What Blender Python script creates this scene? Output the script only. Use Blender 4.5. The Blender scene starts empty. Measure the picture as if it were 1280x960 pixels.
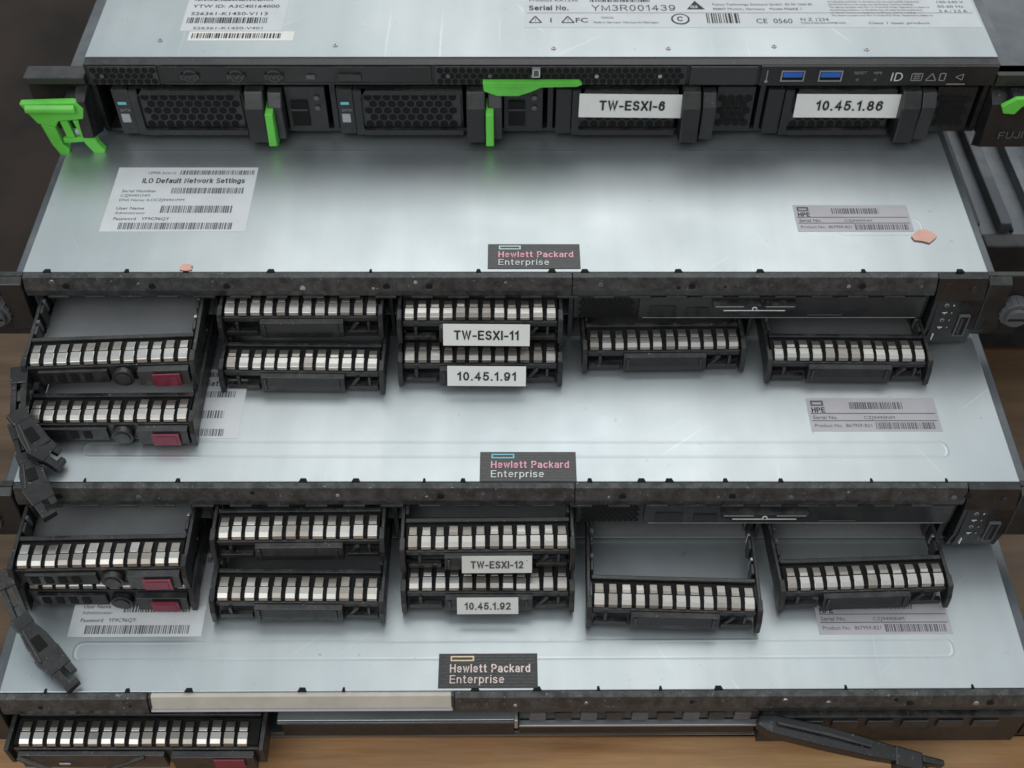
import bpy, bmesh, math, random
from mathutils import Matrix, Vector
random.seed(7)
scene = bpy.context.scene
COL = scene.collection

# ------------------------------------------------------------------ materials
def new_mat(name):
    m = bpy.data.materials.new(name); m.use_nodes = True
    nt = m.node_tree; b = nt.nodes['Principled BSDF']
    return m, nt, b
def N(nt, t, **k):
    n = nt.nodes.new(t)
    for a, v in k.items(): setattr(n, a, v)
    return n
def noise(nt, scale, detail=4, vec=None, rough=0.6):
    n = N(nt, 'ShaderNodeTexNoise'); n.inputs['Scale'].default_value = scale
    n.inputs['Detail'].default_value = detail; n.inputs['Roughness'].default_value = rough
    if vec is not None: nt.links.new(vec, n.inputs['Vector'])
    return n.outputs['Fac']
def ramp(nt, fac, stops):
    r = N(nt, 'ShaderNodeValToRGB'); nt.links.new(fac, r.inputs['Fac'])
    while len(r.color_ramp.elements) < len(stops): r.color_ramp.elements.new(0.5)
    for e, (p, c) in zip(r.color_ramp.elements, stops):
        e.position = p; e.color = (c[0], c[1], c[2], 1) if not isinstance(c, (int, float)) else (c, c, c, 1)
    return r.outputs['Color']
def geo_pos(nt, sc=None):
    g = N(nt, 'ShaderNodeNewGeometry'); v = g.outputs['Position']
    if sc:
        mp = N(nt, 'ShaderNodeMapping'); nt.links.new(v, mp.inputs['Vector'])
        mp.inputs['Scale'].default_value = sc; v = mp.outputs['Vector']
    return v
def mixc(nt, fac, a, b):
    m = N(nt, 'ShaderNodeMix', data_type='RGBA')
    for s, v in ((0, fac), (6, a), (7, b)):
        if isinstance(v, tuple): m.inputs[s].default_value = (v[0], v[1], v[2], 1)
        elif isinstance(v, (int, float)): m.inputs[s].default_value = v
        else: nt.links.new(v, m.inputs[s])
    return m.outputs[2]
def bump(nt, b, h, strength, dist=0.001):
    n = N(nt, 'ShaderNodeBump'); n.inputs['Strength'].default_value = strength
    n.inputs['Distance'].default_value = dist
    nt.links.new(h, n.inputs['Height']); nt.links.new(n.outputs['Normal'], b.inputs['Normal'])

def steel(name, base, dark, r0, r1, metallic=0.8, smear_c=(0.42, 0.43, 0.42), scratches_sheen=False, spots=0.5):
    m, nt, b = new_mat(name)
    p = geo_pos(nt)
    big = noise(nt, 7, 3, p)
    c1 = ramp(nt, big, [(0.35, dark), (0.62, base)])
    sp = noise(nt, 200, 2, p)
    sm = ramp(nt, sp, [(0.72, 0.0), (0.80, spots)])
    c2 = mixc(nt, sm, c1, (0.24, 0.23, 0.21))
    smear = ramp(nt, noise(nt, 16, 6, p, 0.7), [(0.45, 0.0), (0.75, 0.35)])
    c3 = mixc(nt, smear, c2, smear_c)
    if scratches_sheen:
        sheen_stk = ramp(nt, noise(nt, 1.0, 3, geo_pos(nt, (34, 2.2, 4)), 0.6), [(0.35, 0.0), (0.65, 0.38)])  # streaky reflections painted into the steel colour
        c3 = mixc(nt, sheen_stk, c3, (0.35, 0.39, 0.405))
        for sc_, rot in (((420, 9, 30), 0.0), ((300, 14, 30), 0.9), ((380, 12, 30), -0.5)):
            g = N(nt, 'ShaderNodeNewGeometry'); mp = N(nt, 'ShaderNodeMapping'); mp.vector_type = 'POINT'
            mr = N(nt, 'ShaderNodeVectorRotate'); mr.rotation_type = 'Z_AXIS'; mr.inputs['Angle'].default_value = rot
            nt.links.new(g.outputs['Position'], mr.inputs['Vector']); nt.links.new(mr.outputs['Vector'], mp.inputs['Vector'])
            mp.inputs['Scale'].default_value = sc_
            sc = ramp(nt, noise(nt, 1.0, 2, mp.outputs['Vector'], 0.5), [(0.73, 0.0), (0.79, 0.28)])
            c3 = mixc(nt, sc, c3, (0.82, 0.84, 0.84))
        st2 = ramp(nt, noise(nt, 420, 3, p), [(0.69, 0.0), (0.76, 0.45)])
        c3 = mixc(nt, st2, c3, (0.28, 0.27, 0.25))
    nt.links.new(c3, b.inputs['Base Color'])
    b.inputs['Metallic'].default_value = metallic
    rr = N(nt, 'ShaderNodeMapRange'); nt.links.new(noise(nt, 11, 6, p, 0.65), rr.inputs['Value'])
    rr.inputs['From Min'].default_value = 0.3; rr.inputs['From Max'].default_value = 0.7
    rr.inputs['To Min'].default_value = r0; rr.inputs['To Max'].default_value = r1
    nt.links.new(rr.outputs['Result'], b.inputs['Roughness'])
    bump(nt, b, noise(nt, 9, 2, p), 0.5, 0.0012)
    return m

def plastic(name, base, dust=(0.12, 0.115, 0.105), dust_amt=0.5, rough=0.40, scale=90, side=0.10, lo=0.42):
    m, nt, b = new_mat(name)
    p = geo_pos(nt)
    g = N(nt, 'ShaderNodeNewGeometry')
    sep = N(nt, 'ShaderNodeSeparateXYZ'); nt.links.new(g.outputs['Normal'], sep.inputs['Vector'])
    n1 = ramp(nt, noise(nt, scale, 7, p, 0.75), [(lo, 0.0), (0.75, 1.0)])
    up = N(nt, 'ShaderNodeMapRange'); nt.links.new(sep.outputs['Z'], up.inputs['Value'])
    up.inputs['From Min'].default_value = -0.1; up.inputs['From Max'].default_value = 1.0
    up.inputs['To Min'].default_value = side; up.inputs['To Max'].default_value = 1.0
    mu = N(nt, 'ShaderNodeMath', operation='MULTIPLY'); nt.links.new(n1, mu.inputs[0]); nt.links.new(up.outputs['Result'], mu.inputs[1])
    mu2 = N(nt, 'ShaderNodeMath', operation='MULTIPLY'); nt.links.new(mu.outputs[0], mu2.inputs[0]); mu2.inputs[1].default_value = dust_amt
    spk = ramp(nt, noise(nt, 800, 2, p), [(0.66, 0.0), (0.74, 0.75)])
    c = mixc(nt, mu2.outputs[0], base, dust)
    mu3 = N(nt, 'ShaderNodeMath', operation='MULTIPLY'); nt.links.new(spk, mu3.inputs[0]); nt.links.new(up.outputs['Result'], mu3.inputs[1])
    c = mixc(nt, mu3.outputs[0], c, tuple(min(1, q * 1.8) for q in dust))
    nt.links.new(c, b.inputs['Base Color'])
    rr = N(nt, 'ShaderNodeMapRange'); nt.links.new(n1, rr.inputs['Value'])
    rr.inputs['To Min'].default_value = rough - 0.08; rr.inputs['To Max'].default_value = min(0.9, rough + 0.3)
    nt.links.new(rr.outputs['Result'], b.inputs['Roughness'])
    bump(nt, b, noise(nt, 1500, 2, p), 0.15, 0.0001)
    return m

def flat(name, col, rough=0.6, metallic=0.0, var=0.12, scale=60):
    m, nt, b = new_mat(name)
    f = noise(nt, scale, 4, geo_pos(nt))
    d = tuple(c * (1 - var * 1.6) for c in col)
    nt.links.new(ramp(nt, f, [(0.35, d), (0.6, col)]), b.inputs['Base Color'])
    b.inputs['Roughness'].default_value = rough; b.inputs['Metallic'].default_value = metallic
    return m

M_STEEL = steel('galvanised_steel', (0.545, 0.585, 0.60), (0.46, 0.51, 0.53), 0.36, 0.48, 0.88, scratches_sheen=True)
M_STEEL2 = steel('dull_steel', (0.16, 0.175, 0.19), (0.10, 0.11, 0.12), 0.40, 0.55)
M_DSTEEL = steel('dark_grey_steel', (0.10, 0.108, 0.118), (0.065, 0.07, 0.078), 0.42, 0.58, 0.6)
M_TRAY = steel('tray_steel', (0.24, 0.25, 0.26), (0.16, 0.17, 0.175), 0.42, 0.6, 0.4)
M_BLACK = plastic('black_plastic', (0.013, 0.013, 0.014))
M_GLOSS = plastic('glossy_black_plastic', (0.010, 0.010, 0.011), dust_amt=0.2, rough=0.28)
M_LIP = plastic('worn_black_paint', (0.022, 0.022, 0.023), dust=(0.18, 0.175, 0.168), dust_amt=0.6, rough=0.40, scale=170, side=0.38, lo=0.40)
M_SOFT = plastic('grey_black_plastic', (0.026, 0.026, 0.028), dust_amt=0.45, rough=0.38)
M_DARK = flat('dark_inside', (0.006, 0.006, 0.007), 0.8)
M_HOLE = flat('vent_hole', (0.002, 0.002, 0.002), 0.9)
M_FING = steel('nickel_spring', (0.55, 0.53, 0.50), (0.40, 0.38, 0.355), 0.24, 0.38, 0.92)
M_FING2 = steel('tarnished_spring', (0.36, 0.33, 0.30), (0.22, 0.20, 0.175), 0.28, 0.42, 0.85)
M_PAPER = flat('white_paper', (0.78, 0.78, 0.75), 0.55, var=0.04)
M_PAPERG = flat('greyed_paper', (0.60, 0.60, 0.57), 0.55, var=0.05)
M_STICK = flat('silver_sticker', (0.42, 0.405, 0.43), 0.42, 0.15, var=0.05)
M_STICK2 = flat('white_sticker', (0.62, 0.64, 0.655), 0.45, 0.0, var=0.05)
M_INK = flat('black_ink', (0.015, 0.015, 0.015), 0.6)
M_INKF = flat('faded_ink', (0.05, 0.05, 0.05), 0.6)
M_INKG = flat('grey_ink', (0.12, 0.12, 0.13), 0.6)
M_RED = flat('magenta_square', (0.20, 0.014, 0.042), 0.4)
M_GREEN = flat('green_plastic', (0.14, 0.62, 0.075), 0.36, var=0.12, scale=45)
M_BLUE = flat('blue_usb_tongue', (0.02, 0.13, 0.55), 0.35)
M_BADGE = flat('black_badge', (0.006, 0.006, 0.007), 0.3)
M_BADGEL = flat('badge_pattern', (0.055, 0.06, 0.064), 0.3)
M_PINK = flat('pink_foil_lettering', (0.92, 0.42, 0.54), 0.5)
M_PALE = flat('pale_foil_lettering', (0.82, 0.66, 0.62), 0.5)
M_WHITE = flat('white_lettering', (0.78, 0.78, 0.78), 0.5)
M_GINK = flat('grey_lettering', (0.30, 0.30, 0.31), 0.5)
M_DINK = flat('dim_lettering', (0.09, 0.09, 0.095), 0.5)
M_DINK2 = flat('faint_lettering', (0.17, 0.17, 0.175), 0.5)
M_TEAL = flat('badge_outline_pale_green', (0.52, 0.66, 0.60), 0.35)
M_CYAN = flat('badge_outline_blue', (0.20, 0.55, 0.62), 0.35)
M_YEL = flat('badge_outline_warm', (0.80, 0.62, 0.40), 0.35)
M_BEIGE = flat('beige_plate', (0.52, 0.49, 0.43), 0.5, var=0.10)
M_TAG = flat('pink_putty', (0.75, 0.42, 0.34), 0.6)
M_PORT = flat('port_metal', (0.5, 0.5, 0.5), 0.3, 0.9)
M_KNOB = flat('grey_knob', (0.11, 0.11, 0.12), 0.45)
M_CLOTH = flat('dark_brown_cloth', (0.026, 0.016, 0.011), 0.9, var=0.4, scale=14)

def wood(name, k):
    m, nt, b = new_mat(name)
    v = geo_pos(nt, (2.2, 30, 30))
    f = noise(nt, 2.2, 8, v, 0.65)
    q = lambda c: tuple(x * k for x in c)
    c = ramp(nt, f, [(0.30, q((0.13, 0.062, 0.024))), (0.50, q((0.28, 0.15, 0.065))), (0.72, q((0.42, 0.26, 0.13)))])
    st = ramp(nt, noise(nt, 18, 5, geo_pos(nt)), [(0.45, 0.0), (0.7, 0.5)])
    c = mixc(nt, st, c, q((0.22, 0.15, 0.09)))
    nt.links.new(c, b.inputs['Base Color']); b.inputs['Roughness'].default_value = 0.5
    bump(nt, b, f, 0.4, 0.001)
    return m
M_WOOD_SHADED = wood('worn_wood_shaded', 0.36)  # rear planks: shade around the stack put into the wood colour
M_WOOD_LIT = wood('worn_wood_lit', 1.45)  # front planks: lit copy of the same wood, lightened in colour

# ------------------------------------------------------------------ plain sans lettering drawn as strokes
def arc(cx, cy, rx, ry, a0, a1, n=10):
    return [(cx + rx * math.cos(math.radians(a0 + (a1 - a0) * i / n)), cy + ry * math.sin(math.radians(a0 + (a1 - a0) * i / n))) for i in range(n + 1)]
def bowl(w, xh=0.72): return arc(w / 2, xh / 2, w / 2, xh / 2, 0, 360, 18)
G = {
 'A': (0.70, [[(0, 0), (0.35, 1), (0.70, 0)], [(0.13, 0.33), (0.57, 0.33)]]),
 'C': (0.70, [arc(0.36, 0.5, 0.36, 0.5, 45, 315, 16)]),
 'D': (0.66, [[(0, 0), (0, 1), (0.28, 1)] + arc(0.28, 0.5, 0.38, 0.5, 90, -90, 12) + [(0, 0)]]),
 'E': (0.58, [[(0.58, 1), (0, 1), (0, 0), (0.58, 0)], [(0, 0.52), (0.52, 0.52)]]),
 'F': (0.54, [[(0.54, 1), (0, 1), (0, 0)], [(0, 0.52), (0.48, 0.52)]]),
 'H': (0.66, [[(0, 0), (0, 1)], [(0.66, 0), (0.66, 1)], [(0, 0.52), (0.66, 0.52)]]),
 'I': (0.0, [[(0, 0), (0, 1)]]),
 'J': (0.46, [[(0.46, 1), (0.46, 0.25)] + arc(0.23, 0.23, 0.23, 0.23, 0, -180, 8)]),
 'L': (0.50, [[(0, 1), (0, 0), (0.50, 0)]]),
 'M': (0.76, [[(0, 0), (0, 1), (0.38, 0.05), (0.76, 1), (0.76, 0)]]),
 'N': (0.66, [[(0, 0), (0, 1), (0.66, 0), (0.66, 1)]]),
 'O': (0.76, [arc(0.38, 0.5, 0.38, 0.5, 0, 360, 20)]),
 'P': (0.60, [[(0, 0), (0, 1), (0.34, 1)] + arc(0.34, 0.73, 0.26, 0.27, 90, -90, 10) + [(0, 0.46)]]),
 'R': (0.64, [[(0, 0), (0, 1), (0.34, 1)] + arc(0.34, 0.74, 0.26, 0.26, 90, -90, 10) + [(0, 0.48)], [(0.34, 0.48), (0.64, 0)]]),
 'S': (0.60, [arc(0.30, 0.75, 0.28, 0.25, 25, 270, 10)[:-1] + arc(0.30, 0.26, 0.30, 0.26, 80, -160, 12)]),
 'T': (0.64, [[(0, 1), (0.64, 1)], [(0.32, 1), (0.32, 0)]]),
 'U': (0.64, [[(0, 1), (0, 0.32)] + arc(0.32, 0.32, 0.32, 0.32, 180, 360, 12) + [(0.64, 1)]]),
 'W': (1.00, [[(0, 1), (0.25, 0), (0.50, 1), (0.75, 0), (1.00, 1)]]),
 'X': (0.66, [[(0, 0), (0.66, 1)], [(0, 1), (0.66, 0)]]),
 'Y': (0.68, [[(0, 1), (0.34, 0.45), (0.68, 1)], [(0.34, 0.45), (0.34, 0)]]),
 '0': (0.52, [arc(0.26, 0.5, 0.26, 0.5, 0, 360, 18)]),
 '1': (0.30, [[(0, 0.76), (0.26, 1), (0.26, 0)]]),
 '2': (0.54, [arc(0.27, 0.72, 0.26, 0.28, 165, -40, 12) + [(0, 0), (0.54, 0)]]),
 '3': (0.52, [arc(0.25, 0.75, 0.23, 0.25, 155, -85, 10), arc(0.25, 0.27, 0.27, 0.27, 90, -160, 12)]),
 '4': (0.58, [[(0.42, 0), (0.42, 1), (0, 0.30), (0.58, 0.30)]]),
 '5': (0.54, [[(0.50, 1), (0.10, 1), (0.04, 0.52)] + arc(0.26, 0.32, 0.28, 0.32, 130, -155, 14)]),
 '6': (0.54, [arc(0.27, 0.32, 0.27, 0.32, 0, 360, 16), [(0.0, 0.32), (0.03, 0.62), (0.12, 0.90), (0.28, 1), (0.44, 0.97), (0.51, 0.82)]]),
 '8': (0.54, [arc(0.27, 0.76, 0.22, 0.24, 0, 360, 14), arc(0.27, 0.26, 0.27, 0.26, 0, 360, 16)]),
 '9': (0.54, [arc(0.27, 0.68, 0.27, 0.32, 0, 360, 16), [(0.54, 0.68), (0.51, 0.38), (0.42, 0.10), (0.26, 0), (0.10, 0.03), (0.03, 0.18)]]),
 '.': (0.02, [[(0, 0.0), (0.02, 0.0)]]),
 '-': (0.32, [[(0, 0.38), (0.32, 0.38)]]),
 ' ': (0.16, []),
 'a': (0.50, [[(0.50, 0.50), (0.50, 0)], arc(0.26, 0.50, 0.24, 0.22, 150, 0, 8), arc(0.24, 0.20, 0.25, 0.21, 0, 360, 14)]),
 'c': (0.50, [arc(0.27, 0.36, 0.27, 0.36, 45, 315, 14)]),
 'd': (0.52, [[(0.52, 0), (0.52, 1)], arc(0.26, 0.36, 0.26, 0.36, 0, 360, 16)]),
 'e': (0.54, [[(0, 0.38), (0.54, 0.38)] + arc(0.27, 0.36, 0.27, 0.36, 5, 315, 16)]),
 'f': (0.30, [[(0.32, 0.98), (0.22, 1.0), (0.12, 0.86), (0.12, 0)], [(0, 0.70), (0.30, 0.70)]]),
 'g': (0.52, [arc(0.26, 0.36, 0.26, 0.36, 0, 360, 16), [(0.52, 0.72), (0.52, -0.10)] + arc(0.27, -0.06, 0.25, 0.20, 0, -160, 8)]),
 'i': (0.0, [[(0, 0), (0, 0.72)], [(0, 0.97), (0, 1.0)]]),
 'k': (0.46, [[(0, 0), (0, 1)], [(0.44, 0.72), (0, 0.26)], [(0.16, 0.42), (0.46, 0)]]),
 'l': (0.0, [[(0, 0), (0, 1)]]),
 'n': (0.46, [[(0, 0), (0, 0.72)], arc(0.23, 0.46, 0.23, 0.25, 180, 0, 10) + [(0.46, 0)]]),
 'o': (0.54, [bowl(0.54)]),
 'p': (0.52, [[(0, -0.28), (0, 0.72)], arc(0.26, 0.36, 0.26, 0.36, 0, 360, 16)]),
 'r': (0.28, [[(0, 0), (0, 0.72)], arc(0.24, 0.44, 0.24, 0.27, 180, 80, 6)]),
 's': (0.46, [arc(0.23, 0.545, 0.21, 0.175, 25, 270, 8)[:-1] + arc(0.23, 0.185, 0.23, 0.185, 80, -160, 10)]),
 't': (0.28, [[(0.12, 0.95), (0.12, 0.14), (0.18, 0.01), (0.30, 0.02)], [(0, 0.70), (0.28, 0.70)]]),
 'u': (0.46, [[(0, 0.72), (0, 0.25)] + arc(0.23, 0.25, 0.23, 0.25, 180, 360, 10), [(0.46, 0.72), (0.46, 0)]]),
 'w': (0.76, [[(0, 0.72), (0.19, 0), (0.38, 0.72), (0.57, 0), (0.76, 0.72)]]),
}
def stroke_text(mb, s, x, y, z, height, mat, plane='top', width=None, weight=0.15, align='l', gap=0.20):
    pos = []; cx = 0.0
    for ch in s:
        w, st = G[ch]; pos.append((cx, st)); cx += w + gap + weight
    tot = cx - gap - weight
    kx = (width / tot) if width else height
    ky = height; off = -tot * kx / 2 if align == 'c' else 0
    t = weight * height / 2; lay = 0
    def put(pts2, l):
        if plane == 'top': vv = [(x + off + a, y + b, z + l) for a, b in pts2]
        else: vv = [(x + off + a, y - l, z + b) for a, b in pts2]
        mb.add(vv, [tuple(range(len(vv)))], mat)
    for ox, st in pos:
        for line in st:
            P2 = [Vector(((ox + a) * kx, b * ky)) for a, b in line]
            n = len(P2)
            closed = n > 3 and (P2[0] - P2[-1]).length < 1e-6
            L, Rr = [], []
            for i in range(n):
                if closed: pv = P2[i - 1] if i > 0 else P2[-2]; nx = P2[i + 1] if i < n - 1 else P2[1]
                else: pv = P2[max(i - 1, 0)]; nx = P2[min(i + 1, n - 1)]
                d1 = (P2[i] - pv); d2 = (nx - P2[i])
                if d1.length < 1e-9: d1 = d2
                if d2.length < 1e-9: d2 = d1
                d1 = d1.normalized(); d2 = d2.normalized()
                n1 = Vector((-d1.y, d1.x)); n2 = Vector((-d2.y, d2.x)); m = (n1 + n2)
                if m.length < 0.3: m = n1
                m.normalize(); k = min(1 / max(0.35, m.dot(n1)), 2.2)
                e = Vector((0, 0))
                if not closed and i == 0: e = -d2 * t
                if not closed and i == n - 1: e = d1 * t
                L.append(P2[i] + m * t * k + e); Rr.append(P2[i] - m * t * k + e)
            lay += 1; l = (lay % 4) * 0.000012
            for i in range(n - 1):
                put([tuple(L[i]), tuple(Rr[i]), tuple(Rr[i + 1]), tuple(L[i + 1])], l)

# ------------------------------------------------------------------ mesh builder
_tc = {}
def text_geo(s, size, bold):
    k = (s, round(size, 5), bold)
    if k in _tc: return _tc[k]
    cu = bpy.data.curves.new('t', 'FONT'); cu.body = s; cu.size = size
    cu.align_x = 'LEFT'; cu.align_y = 'BOTTOM_BASELINE'; cu.resolution_u = 3
    cu.offset = bold * size; cu.space_character = 1.0 + bold * 2.5
    ob = bpy.data.objects.new('t', cu); COL.objects.link(ob)
    dg = bpy.context.evaluated_depsgraph_get()
    me = bpy.data.meshes.new_from_object(ob.evaluated_get(dg))
    vs = [tuple(v.co) for v in me.vertices]; fs = [tuple(p.vertices) for p in me.polygons]
    bpy.data.objects.remove(ob); bpy.data.curves.remove(cu); bpy.data.meshes.remove(me)
    _tc[k] = (vs, fs); return vs, fs

class MB:
    def __init__(s): s.v = []; s.f = []; s.m = []; s.mats = []; s.M = Matrix()
    def mi(s, mat):
        if mat not in s.mats: s.mats.append(mat)
        return s.mats.index(mat)
    def add(s, vs, fs, mat):
        o = len(s.v); i = s.mi(mat)
        s.v += [tuple(s.M @ Vector(v)) for v in vs]
        for f in fs: s.f.append(tuple(o + a for a in f)); s.m.append(i)
        return s
    def box(s, x0, x1, y0, y1, z0, z1, mat):
        vs = [(x, y, z) for x in (x0, x1) for y in (y0, y1) for z in (z0, z1)]
        return s.add(vs, [(0, 1, 3, 2), (4, 6, 7, 5), (0, 4, 5, 1), (2, 3, 7, 6), (0, 2, 6, 4), (1, 5, 7, 3)], mat)
    def prism(s, pts, plane, a, b, mat):
        def P(p, h):
            return {'xy': (p[0], p[1], h), 'xz': (p[0], h, p[1]), 'yz': (h, p[0], p[1])}[plane]
        n = len(pts)
        vs = [P(p, a) for p in pts] + [P(p, b) for p in pts]
        fs = [tuple(range(n)), tuple(range(2 * n - 1, n - 1, -1))] + [(i, (i + 1) % n, n + (i + 1) % n, n + i) for i in range(n)]
        return s.add(vs, fs, mat)
    def cyl(s, cx, cy, cz, r, h, axis, mat, n=20):
        pts = [(r * math.cos(2 * math.pi * i / n), r * math.sin(2 * math.pi * i / n)) for i in range(n)]
        if axis == 'z': return s.prism([(cx + p[0], cy + p[1]) for p in pts], 'xy', cz, cz + h, mat)
        if axis == 'y': return s.prism([(cx + p[0], cz + p[1]) for p in pts], 'xz', cy, cy + h, mat)
        return s.prism([(cy + p[0], cz + p[1]) for p in pts], 'yz', cx, cx + h, mat)
    def text(s, t, x, y, z, size, mat, plane='top', width=None, bold=0.0, align='l', sx=1.0):
        vs, fs = text_geo(t, size, bold)
        if not vs: return s
        w = max(v[0] for v in vs)
        k = (width / w) if width else sx
        off = 0 if align == 'l' else -w * k / 2
        if plane == 'top': vv = [(x + off + v[0] * k, y + v[1], z) for v in vs]
        else: vv = [(x + off + v[0] * k, y, z + v[1]) for v in vs]
        return s.add(vv, fs, mat)
    def barcode(s, x0, x1, y0, y1, z, mat, plane='top', unit=0.0005):
        x = x0
        while x < x1:
            w = random.choice([0.5, 0.7, 1.0, 1.5]) * unit; g = random.choice([0.5, 0.6, 0.9, 1.2]) * unit
            e = min(x + w, x1)
            if plane == 'top': s.add([(x, y0, z), (e, y0, z), (e, y1, z), (x, y1, z)], [(0, 1, 2, 3)], mat)
            else: s.add([(x, z, y0), (e, z, y0), (e, z, y1), (x, z, y1)], [(0, 1, 2, 3)], mat)
            x = e + g
        return s
    def hexes(s, x0, x1, z0, z1, y, r, mat, gap=1.18):
        dx = r * math.sqrt(3) * gap; dz = r * 1.5 * gap; row = 0; z = z0 + r
        while z <= z1 - r * 0.9:
            x = x0 + r + (dx / 2 if row % 2 else 0)
            while x <= x1 - r * 0.9:
                s.add([(x + r * math.sin(a * math.pi / 3), y, z + r * math.cos(a * math.pi / 3)) for a in range(6)], [tuple(range(6))], mat)
                x += dx
            z += dz; row += 1
        return s
    def sweep(s, pts, ws, hs, mat):
        vs = []; n = len(pts)
        for i, p in enumerate(pts):
            p = Vector(p)
            d = (Vector(pts[min(i + 1, n - 1)]) - Vector(pts[max(i - 1, 0)])).normalized()
            side = d.cross(Vector((0, 0, 1)))
            if side.length < 1e-4: side = Vector((1, 0, 0))
            side.normalize(); up = side.cross(d).normalized()
            w = ws[i] / 2; h = hs[i] / 2
            for a, b in ((-1, -1), (1, -1), (1, 1), (-1, 1)): vs.append(tuple(p + side * a * w + up * b * h))
        fs = [(0, 1, 2, 3), (4 * n - 1, 4 * n - 2, 4 * n - 3, 4 * n - 4)]
        for i in range(n - 1):
            for k in range(4):
                a = 4 * i + k; b = 4 * i + (k + 1) % 4
                fs.append((a, b, b + 4, a + 4))
        return s.add(vs, fs, mat)

def make(name, mb, parent=None, bevel=0.0, label=None, offset=(0, 0, 0), fix=True):
    me = bpy.data.meshes.new(name)
    o = Vector(offset)
    me.from_pydata([tuple(Vector(v) - o) for v in mb.v], [], mb.f)
    for m in mb.mats: me.materials.append(m)
    for p, i in zip(me.polygons, mb.m): p.material_index = i
    if fix:
        bm = bmesh.new(); bm.from_mesh(me); bmesh.ops.recalc_face_normals(bm, faces=bm.faces); bm.to_mesh(me); bm.free()
    ob = bpy.data.objects.new(name, me); COL.objects.link(ob)
    if parent: ob.parent = parent
    if bevel:
        bv = ob.modifiers.new('bevel', 'BEVEL'); bv.width = bevel; bv.segments = 2; bv.limit_method = 'ANGLE'; bv.angle_limit = math.radians(35)
    if label: ob['label'] = label
    return ob
def root(name, loc, label, category, group=None):
    e = bpy.data.objects.new(name, None); e.empty_display_size = 0.02; e.location = loc
    COL.objects.link(e); e['label'] = label; e['category'] = category
    if group: e['group'] = group
    return e

# ------------------------------------------------------------------ rack servers (stepped stack)
H = 0.0425
YA, ZA, XA = 0.4844, 0.1743, 0.014
YB, ZB, XB = 0.3838, 0.1303, -0.003
YC, ZC, XC = 0.2986, 0.0876, 0.002
YD, ZD, XD = 0.2228, 0.0436, 0.001
W2 = 0.2175

def bead(mb, x0, x1, y0, y1, z, r=0.004, w=0.0009, h=0.00009, mat=None):
    def rr(x0, x1, y0, y1, r):
        P = []
        for cx, cy, a0 in ((x1 - r, y1 - r, 0), (x0 + r, y1 - r, 90), (x0 + r, y0 + r, 180), (x1 - r, y0 + r, 270)):
            for k in range(7):
                a = math.radians(a0 + 15 * k); P.append((cx + r * math.cos(a), cy + r * math.sin(a)))
        return P
    A = rr(x0, x1, y0, y1, r); B = rr(x0 + w, x1 - w, y0 + w, y1 - w, r - w * 0.9)
    C = rr(x0 + w * 2, x1 - w * 2, y0 + w * 2, y1 - w * 2, r - w * 1.8)
    n = len(A)
    vs = [(p[0], p[1], z) for p in A] + [(p[0], p[1], z + h) for p in B] + [(p[0], p[1], z) for p in C]
    fs = [(i, (i + 1) % n, n + (i + 1) % n, n + i) for i in range(n)] + [(n + i, n + (i + 1) % n, 2 * n + (i + 1) % n, 2 * n + i) for i in range(n)]
    mb.add(vs, fs, mat or M_STEEL)

def cover(mb, xc, yf, zt, depth=0.60):
    mb.box(xc - W2, xc + W2, yf + 0.0025, yf + depth, zt - 0.0012, zt, M_STEEL)
    for s in (-1, 1):
        a, b = sorted((xc + s * W2, xc + s * (W2 - 0.0012)))
        mb.box(a, b, yf + 0.003, yf + depth, zt - H + 0.002, zt - 0.0015, M_STEEL)

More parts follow.
